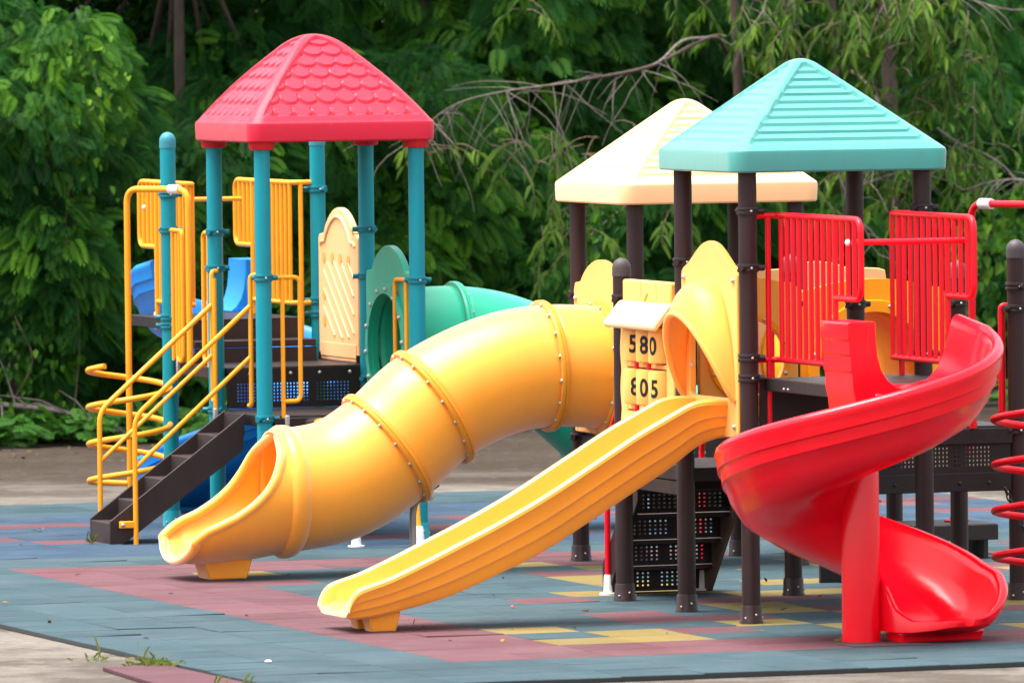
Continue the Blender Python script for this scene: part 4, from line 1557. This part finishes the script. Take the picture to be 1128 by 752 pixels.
mb = MB()
xs = [-60, -20, -9, -6, -4.5, -3, -1.5, 0, 1.5, 3, 4.5, 6, 9, 20, 60]
mb.loft([[(x, interp(x, [-60, -9, -4.5, 0, 4.5, 9, 60], [12, 22.7, 23.3, 25.7, 29.1, 31.1, 60]) + .25 * math.sin(x * 3.1), -.024) for x in xs],
         [(x, interp(x, [-60, -9, 9, 60], [14, 23.5, 31.6, 61]) + .6, .05) for x in xs],
         [(x, 140, .2) for x in xs]], False, False)
setting('forest_floor', mb, M['soil'], world=True)

# --- feathery small trees along the edge
FN = ['dark feathery tree at the far left edge behind the concrete',
      'bushy feathery tree left of the yellow coil climber',
      'feathery tree behind the yellow coil climber',
      'feathery tree behind the left posts of the red roofed tower',
      'feathery tree behind the right posts of the red roofed tower',
      'low feathery tree behind the green tube slide',
      'feathery tree between the yellow tube and the cream roof',
      'feathery tree behind the cream roofed tower',
      'feathery tree behind the turquoise roofed tower',
      'low feathery tree at the far right behind the red arch pole']
for k, (x, dy, z0, z1, w, nb, per) in enumerate([(-5.9, 1.6, .4, 4.2, .7, 15, 150), (-4.35, 1.2, .75, 3.9, .7, 17, 150), (-3.3, 1.8, .55, 2.75, .7, 14, 150),
                                                 (-2.1, 1.9, .3, 2.95, .75, 15, 140), (-1.0, 2.1, .3, 3.2, .7, 13, 140), (.1, 2.3, .2, 2.4, .7, 12, 140),
                                                 (1.2, 2.6, .2, 2.5, .7, 11, 130), (2.4, 2.8, .2, 2.7, .8, 11, 130), (3.7, 3.2, .2, 2.8, .8, 12, 130), (5.2, 2.2, .3, 2.4, .9, 14, 140)]):
    y = edge(x) + dy
    bl = blob_cloud(x, y, z0, z1, w, .55, nb, (.40, .72))
    feathery_tree('feathery_tree', FN[k], x, y, bl, int(per * 1.6), (.265, .225, .255, .215, .245, .22, .255, .23, .215, .265)[k], 'feathery trees along the edge of the concrete', .05, None, tb=-.02 if k < 4 else -.04)

for k, (x, dy, z0, z1) in enumerate([(-2.3, 3.4, 2.4, 4.3), (-.2, 3.8, 2.2, 4.3), (.75, 3.6, 2.0, 4.4), (1.7, 4.2, 2.2, 4.4), (2.9, 4.2, 1.8, 4.2), (4.3, 4.2, 1.6, 4.4)]):
    y = edge(x) + dy
    feathery_tree('feathery_tree', ('taller feathery tree behind the peak of the red roof', 'taller feathery tree right of the red roof', 'taller feathery tree behind the bare hanging branch', 'taller feathery tree behind the cream roof peak',
                                    'taller feathery tree behind the turquoise roof peak', 'taller feathery tree behind the upper right drooping strands')[k], x, y, blob_cloud(x, y, z0, z1, .8, .5, 12, (.45, .75)), 120, .27,
                  'feathery trees along the edge of the concrete', .06, 1.8, tb=(-.05, .06, .02, .0, -.03, .04)[k])

def creeper(label, pts, n, size, tb):
    c = Vector(pts[0])
    t = wthing('creeper', label, 'creeper', (c.x, c.y, 0), 'creepers climbing through the feathery trees')
    mb = MB().tube(spline([(c.x, c.y + .3, -.1), (c.x + .1, c.y + .2, c.z * .5)] + pts, 6), .008, 5)
    wpart('stem', mesh_of('stem', mb, M['twig_brown'], (0, 0, 0)), t)
    sp = spline(pts, 10)
    P = np.array([tuple(sp[trng.randrange(len(sp))]) for _ in range(n)]) + RNG.normal(size=(n, 3)) * np.array([.17, .12, .17])
    D = unit(RNG.normal(size=(n, 3)) * .5 + np.array([0, -.5, -.7]))
    Ln = size * RNG.uniform(.6, 1.25, n)
    v, f, ti = blades(P, D, unit(RNG.normal(size=(n, 3)) * .4 + np.array([0, -1, .5])), Ln, Ln * .62, np.clip(RNG.normal(size=n) * .16 + tb, 0, 1))
    wpart('leaves', np_mesh('leaves', v, f, M['broad'], ti), t)


creeper('pale broad-leaved creeper in the tree left of the domed turquoise post', [(-3.9, 23.9, 1.9), (-3.75, 23.85, 2.6), (-3.6, 23.9, 3.1), (-3.85, 24.0, 3.5)], 170, .085, .72)
creeper('broad-leaved creeper low in the trees behind the yellow coil', [(-4.4, 23.9, .3), (-4.2, 23.8, .7), (-4.35, 23.8, 1.1)], 130, .075, .55)
creeper('broad-leaved creeper under the hanging strands at the far right', [(4.0, 29.2, .3), (4.3, 29.0, 1.0), (4.5, 28.9, 1.8), (4.2, 29.0, 2.4)], 260, .12, .58)
creeper('broad-leaved creeper in the trees between the red roof and the cream roof', [(.9, 26.4, .9), (.6, 26.2, 1.5), (1.1, 26.3, 2.0)], 200, .10, .52)

# --- taller trees behind
BN = ['tall brown-trunked tree behind the left side of the red roof', 'tall tree standing behind the right side of the red roof', 'tall tree with a bare trunk above the cream roof',
      'tall tree behind the upper right of the turquoise roof', 'tall tree at the top left corner', 'tall tree at the top right corner']
for k, (x, dy, r0, lean) in enumerate([(-2.98, 2.5, .062, .04), (-.82, 4.6, .07, 0), (1.85, 4.6, .07, .1), (3.9, 5.2, .08, -.1), (-5.4, 4.4, .09, 0), (6.1, 4.8, .09, 0)]):
    y = edge(x) + dy
    bl = blob_cloud(x, y + .3, 3.9 + .9 * (k == 0), 7.0, 1.5, 1.1, 15, (.7, 1.1)) + blob_cloud(x, y + 1.4, 1.2, 4.0, 1.3, .4, 9, (.6, .9))
    broad_tree('tall_tree', BN[k], x, y, bl, 330, .13, r0, 3.8 + .9 * (k == 0), 'tall trees of the wood', tb=.02)

# --- drooping trees
t1 = droop_tree('drooping_tree', 'drooping tree with a long bare branch reaching left of the cream roof', 2.0, 27.6,
                [(-.45, 25.3, 2.55, .16, 13, .75), (.05, 25.3, 2.5, .2, 17, .8), (.55, 25.4, 2.45, .2, 17, .9), (.9, 25.5, 2.4, .2, 13, .9), (.35, 25.4, 1.9, .25, 12, .7),
                 (.22, 25.6, 3.75, .12, 8, .6), (-.75, 25.2, 2.5, .1, 7, .5), (.75, 25.6, 1.7, .25, 8, .6), (1.25, 26.4, 2.5, .22, 9, .7)],
                [([(2.0, 27.5, 3.3), (1.82, 26.4, 3.45), (1.26, 25.6, 3.2), (.61, 25.3, 3.08)], .022, .015, 8)], .06)
bb_ = MB()
main = spline([(1.82, 26.4, 3.45), (1.55, 25.9, 3.42), (1.26, 25.6, 3.2), (.61, 25.3, 3.08), (-.03, 25.2, 3.0), (-.45, 25.15, 2.90), (-.72, 25.1, 2.72), (-.80, 25.1, 2.55)], 6)
mm_ = len(main)
bb_.tube(main, [lerp(.013, .003, i / (mm_ - 1)) for i in range(mm_)], 8)
brng = random.Random(21)
for k in range(64):
    q = main[brng.randrange(10, mm_ - 1)]
    d = Vector((brng.uniform(-.55, .75), brng.uniform(-.4, .4), brng.uniform(-1, .12))).normalized()
    ln = brng.uniform(.25, .95)
    pts = [q.copy()]
    p = q.copy()
    for _ in range(6):
        d = (d + Vector((brng.gauss(0, .12), brng.gauss(0, .12), brng.gauss(-.08, .1)))).normalized()
        p = p + d * ln / 6
        pts.append(p.copy())
    bb_.tube(pts, [lerp(.0048, .0018, i / 6) for i in range(7)], 5)
wpart('bare_branch', mesh_of('bare_branch', bb_, M['twig'], (0, 0, 0)), t1)

t2 = droop_tree('drooping_tree', 'drooping tree hanging in leafy strands right behind the turquoise roof', 3.5, 30.2,
                [(2.35, 27.6, 3.9, .30, 22, .9), (2.8, 27.4, 3.7, .28, 26, 1.1), (3.25, 27.3, 3.9, .25, 30, 1.2), (3.55, 27.2, 3.6, .28, 34, 1.1), (3.9, 27.3, 3.75, .25, 34, 1.2), (4.15, 27.4, 3.2, .22, 24, 1.0),
                 (3.6, 27.4, 2.9, .3, 24, .9), (2.1, 27.8, 3.4, .25, 12, .8), (4.0, 27.5, 2.45, .25, 18, .8), (3.0, 27.6, 2.6, .3, 14, .8), (3.4, 27.4, 4.6, .5, 18, 1.1), (1.7, 27.9, 3.9, .3, 12, .8)],
                [([(3.5, 30.1, 3.5), (3.3, 28.6, 4.3), (2.9, 27.6, 4.15), (2.2, 27.6, 3.8)], .04, .015, 7), ([(3.5, 30.1, 4.0), (3.9, 28.6, 4.4), (4.2, 27.5, 4.0)], .04, .015, 7)], .1)
t3 = droop_tree('drooping_tree', 'drooping tree with grey twigs behind the red guard rails', 3.0, 30.6,
                [(2.6, 28.2, 2.2, .3, 14, .7), (3.2, 28.2, 2.25, .3, 18, .8), (3.75, 28.0, 2.2, .3, 20, .8), (4.3, 28.0, 2.3, .25, 16, .8), (1.9, 28.2, 2.2, .25, 12, .8), (1.4, 28.2, 2.0, .25, 10, .8), (4.8, 28.2, 2.6, .3, 14, .9)],
                [([(3.0, 30.5, 2.5), (3.2, 29.2, 3.1), (3.6, 28.0, 2.5)], .03, .01, 7)], .06)
bb_ = MB()
for (p0, d0, ln, r) in [((2.95, 27.3, 2.35), (.25, -.1, -1), 1.0, .012), ((3.05, 27.3, 2.0), (.9, 0, .55), .8, .011), ((3.9, 27.3, 2.6), (1, 0, -.45), 1.3, .012), ((4.9, 27.2, 2.05), (-1, 0, .35), .8, .013),
                        ((2.3, 27.2, 4.2), (.35, 0, -1), 1.0, .010), ((2.45, 27.2, 4.1), (.35, 0, -.9), .9, .010), ((3.25, 27.0, 4.4), (.25, 0, -1), .8, .010), ((3.6, 27.2, 3.85), (1, 0, -.1), 1.2, .014), ((3.3, 27.3, 3.1), (.3, 0, -1), 1.2, .008)]:
    p = Vector(p0); d = Vector(d0).normalized(); pts = [p.copy()]
    for k in range(9):
        d = (d + Vector((brng.gauss(0, .14), brng.gauss(0, .1), brng.gauss(-.02, .14)))).normalized()
        p = p + d * ln / 9
        pts.append(p.copy())
        if brng.random() < .7:
            e = (d + Vector((brng.gauss(0, .7), brng.gauss(0, .5), brng.gauss(-.2, .6)))).normalized()
            bb_.tube([p, p + e * .1, p + e * .2 + Vector((0, 0, -.03)), p + e * brng.uniform(.25, .4) + Vector((0, 0, -.1))], [r * .5, r * .4, r * .3, r * .2], 4)
    bb_.tube(pts, [lerp(r, r * .4, i / 9) for i in range(10)], 6)
wpart('bare_branch', mesh_of('bare_branch', bb_, M['twig'], (0, 0, 0)), t3)

# --- deep wood behind, one mass
n = 90000
X = RNG.uniform(-15, 15, n)
Yb = np.interp(X, [-15, -4.5, 0, 4.5, 15], [24, 23.2, 25.6, 29, 34]) + 4.6 + RNG.uniform(0, 7, n)
Z = RNG.uniform(-.1, 1, n) ** 1.0 * 8.5
P = np.stack([X, Yb, np.maximum(Z, .05)], 1)
D = unit(RNG.normal(size=(n, 3)) + np.array([0, -.4, -.5]))
Nn = unit(RNG.normal(size=(n, 3)) * .6 + np.array([0, -.5, 1]))
Ln = RNG.uniform(.16, .34, n)
cl = .5 + .5 * np.sin(X * 1.7 + 1.3 * np.sin(Z * 1.9)) * np.cos(Z * 1.6 + Yb)
v, f, ti = blades(P, D, Nn, Ln, Ln * .55, np.clip(.18 + .38 * cl + RNG.normal(size=n) * .12, 0, 1))
o = bpy.data.objects.new('woodland', np_mesh('woodland', v, f, M['broad'], ti))
COL.objects.link(o)
tag(o, 'dark dense woodland filling the background behind the nearer trees', 'woodland', kind='stuff')

# --- low green cover along the edge of the concrete
n = 1500
X = RNG.uniform(-6.5, 6.5, n)
X[:900] = RNG.uniform(-6.0, -1.2, 900)
Yc = np.array([edge(x) for x in X]) + RNG.uniform(-.15, 1.2, n) ** 1
hh_ = RNG.uniform(.02, .24, n)
P = np.stack([X, Yc, hh_], 1)
D = unit(RNG.normal(size=(n, 3)) * np.array([1, 1, .25]) + np.array([0, -.3, .35]))
v, f, ti = fronds(P, D, unit(RNG.normal(size=(n, 3)) * .3 + np.array([0, -.3, 1])), RNG.uniform(.12, .24, n), 5, .45, .2, .3, RNG.uniform(.3, .9, n))
o = bpy.data.objects.new('ground_cover', np_mesh('ground_cover', v, f, M['cover'], ti))
COL.objects.link(o)
tag(o, 'bright green low weeds along the edge of the concrete', 'ground cover', kind='stuff')

# --- fallen dead branch on the left
mb = MB()
pts = spline([(-5.3, 24.0, .36), (-4.6, 23.8, .33), (-4.0, 23.7, .27), (-3.5, 23.7, .12), (-3.3, 23.7, .02)], 5)
mb.tube(pts, [lerp(.030, .012, i / (len(pts) - 1)) for i in range(len(pts))], 7)
for k in range(16):
    q = pts[brng.randrange(0, len(pts) - 4)]
    e = Vector((brng.uniform(-.9, .5), brng.uniform(-.5, .2), brng.uniform(-.55, .45))).normalized()
    ln = brng.uniform(.25, .6)
    ee = q + e * ln
    ee.z = max(ee.z, .0)
    mb.tube([q, q.lerp(ee, .5) + Vector((0, 0, .04)), ee], [.010, .007, .003], 5)
t = wthing('fallen_branch', 'grey fallen dead branch lying under the trees on the left', 'branch', (-4.3, 23.8, 0))
wpart('branch_wood', mesh_of('branch_wood', mb, M['twig'], (0, 0, 0)), t)

# --- weeds and scraps on the mat
def tuft(label, a, b, n, h, sp, z=-.03, tint=(.2, .9), lean=.8):
    base = G(a, b, z)
    P = np.stack([base.x + RNG.normal(size=n) * sp, base.y + RNG.normal(size=n) * sp * .8, np.full(n, base.z)], 1)
    D = unit(RNG.normal(size=(n, 3)) * np.array([lean, lean, .1]) + np.array([0, 0, 1.0]))
    Ln = h * RNG.uniform(.4, 1.2, n)
    v, f, ti = blades(P, D, unit(RNG.normal(size=(n, 3))), Ln, np.full(n, .0036), RNG.uniform(*tint, n), .35)
    t = wthing('grass_tuft', label, 'grass tuft', base)
    wpart('blades', np_mesh('blades', v, f, M['grass'], ti), t)


tuft('yellow-green grass tuft growing at the left mat edge', -4.27, -1.5, 110, .12, .07)
tuft('thin dry grass sprig among the low weeds beside the larger tuft', -4.40, -.75, 16, .10, .06)
tuft('tall thin grass stalks standing at the mat edge by the tuft', -4.22, -1.2, 7, .26, .10, lean=.35)
tuft('few grass stalks beside the loose mauve tile', -4.45, -3.3, 7, .22, .06, lean=.35)
tuft('small green sprig in front of the brown staircase', -1.36, 9.72, 9, .17, .012, 0, (.0, .35), .7)
tuft('tiny weed at the foot of the red slide column', -.11, -1.78, 8, .05, .012, 0)


def scrap(name, label, cat, a, b, s, mat, z=.006):
    mb = MB()
    q = random.Random(int(a * 100 + b * 37))
    pts = [(a + s * math.cos(k) * q.uniform(.6, 1.2), b + s * math.sin(k) * q.uniform(.6, 1.2)) for k in np.linspace(0, 2 * PI, 8)[:-1]]
    mb.loft([[(x, y, z) for x, y in pts], [(x, y, z + .004) for x, y in pts], [(a + (x - a) * .4, b + (y - b) * .4, z + .012) for x, y in pts]], True, True)
    return single(name, label, cat, mb, mat, (a, b, z))


scrap('paper_scrap', 'crumpled white scrap below the red slide exit at the mat edge', 'scrap', -.05 + .6, -3.82, .05, M['white'], -.028)
scrap('paper_scrap', 'small white scrap on the teal tiles near the grass tuft', 'scrap', -3.66, -1.75, .022, M['white'])
scrap('petal', 'red petal on the rubber tiles between the two yellow slides', 'petal', -.86, 2.0, .016, M['red_pipe'])
scrap('dry_leaf', 'brown dry leaf on the tiles in front of the middle brown posts', 'leaf', -.55, 1.5, .022, M['bark'])

# fallen leaves, thick under the trees and thin on the mat
n = 420
X = RNG.uniform(-7, 8, n)
Yl = np.array([edge(x) for x in X]) - np.abs(RNG.normal(size=n)) * 1.6
X[330:] = RNG.uniform(-4.5, 5, 90); Yl[330:] = RNG.uniform(-2, 15, 90)
zl = np.where(np.arange(n) < 330, -.026, .004)
keep = [i for i in range(n) if i < 330 or (-4.0 < (X[i] - A0[0]) * U[0] + (Yl[i] - A0[1]) * U[1] < 6 and -3.5 < (X[i] - A0[0]) * V[0] + (Yl[i] - A0[1]) * V[1] < 12)]
P = np.stack([X, Yl, zl], 1)[keep]
m_ = len(P)
D = unit(RNG.normal(size=(m_, 3)) * np.array([1, 1, .15]) + np.array([0, 0, .12]))
v, f, ti = blades(P, D, unit(RNG.normal(size=(m_, 3)) * .35 + np.array([0, 0, 1])), RNG.uniform(.03, .075, m_), RNG.uniform(.015, .03, m_), RNG.uniform(0, 1, m_), .0)
M['litter'] = leafmat('dry_leaf_litter', (.03, .018, .010), (.10, .062, .025), (.22, .16, .05), .1, .8)
o = bpy.data.objects.new('leaf_litter', np_mesh('leaf_litter', v, f, M['litter'], ti))
COL.objects.link(o)
tag(o, 'small dry leaves scattered over the concrete and the mat', 'leaf litter', kind='stuff')

# ==================================================================  LIGHT, SKY, CAMERA
SUN_EL, SUN_AZ = math.radians(74), math.radians(-80)      # azimuth: 0 = from the camera side, negative = from the left
sd = Vector((math.sin(SUN_AZ) * math.cos(SUN_EL), -math.cos(SUN_AZ) * math.cos(SUN_EL), math.sin(SUN_EL)))
sun = bpy.data.lights.new('sun', 'SUN')
sun.energy = 2.2
sun.angle = math.radians(46)
sun.color = (1.0, .955, .89)
so = bpy.data.objects.new('sun', sun)
COL.objects.link(so)
so.rotation_euler = sd.to_track_quat('Z', 'Y').to_euler()

w = bpy.data.worlds.new('World')
SC.world = w
w.use_nodes = True
nt = w.node_tree
sky = nt.nodes.new('ShaderNodeTexSky')
sky.sky_type = 'NISHITA'
sky.sun_disc = False
sky.sun_elevation = SUN_EL
# Blender measures sun_rotation clockwise from +Y
sky.sun_rotation = math.atan2(sd.x, sd.y)
sky.air_density = 1.0
sky.dust_density = 4.0
sky.ozone_density = .6
bg = nt.nodes['Background']
hs = nt.nodes.new('ShaderNodeHueSaturation')          # a thin white overcast
hs.inputs['Saturation'].default_value = .35
nt.links.new(sky.outputs[0], hs.inputs['Color'])
nt.links.new(hs.outputs[0], bg.inputs['Color'])
bg.inputs['Strength'].default_value = .15

SC.view_settings.view_transform = 'Standard'
SC.view_settings.look = 'None'
SC.view_settings.gamma = 1
SC.view_settings.use_curve_mapping = False
SC.view_settings.exposure = 1.75

F_PX, HCAM, DIST, ROLL = 10000.0, 3.9, 55.6, .011
pitch = math.atan((376 - (-14 + .011 * 261)) / F_PX)
fw = Vector((0, math.cos(pitch), -math.sin(pitch)))
up0 = Vector((0, math.sin(pitch), math.cos(pitch)))
rt0 = Vector((1, 0, 0))
rt_ = rt0 * math.cos(ROLL) - up0 * math.sin(ROLL)
up_ = rt0 * math.sin(ROLL) + up0 * math.cos(ROLL)
cd = bpy.data.cameras.new('camera')
cam = bpy.data.objects.new('camera', cd)
COL.objects.link(cam)
cam.matrix_world = Matrix(((rt_.x, up_.x, -fw.x, 0), (rt_.y, up_.y, -fw.y, -DIST), (rt_.z, up_.z, -fw.z, HCAM), (0, 0, 0, 1)))
cd.sensor_fit = 'HORIZONTAL'
cd.sensor_width = 36
cd.lens = F_PX / 1128 * 36
cd.clip_start = 1
cd.clip_end = 2000
cd.dof.use_dof = True
cd.dof.focus_distance = 59.5
cd.dof.aperture_fstop = 5.2
SC.camera = cam
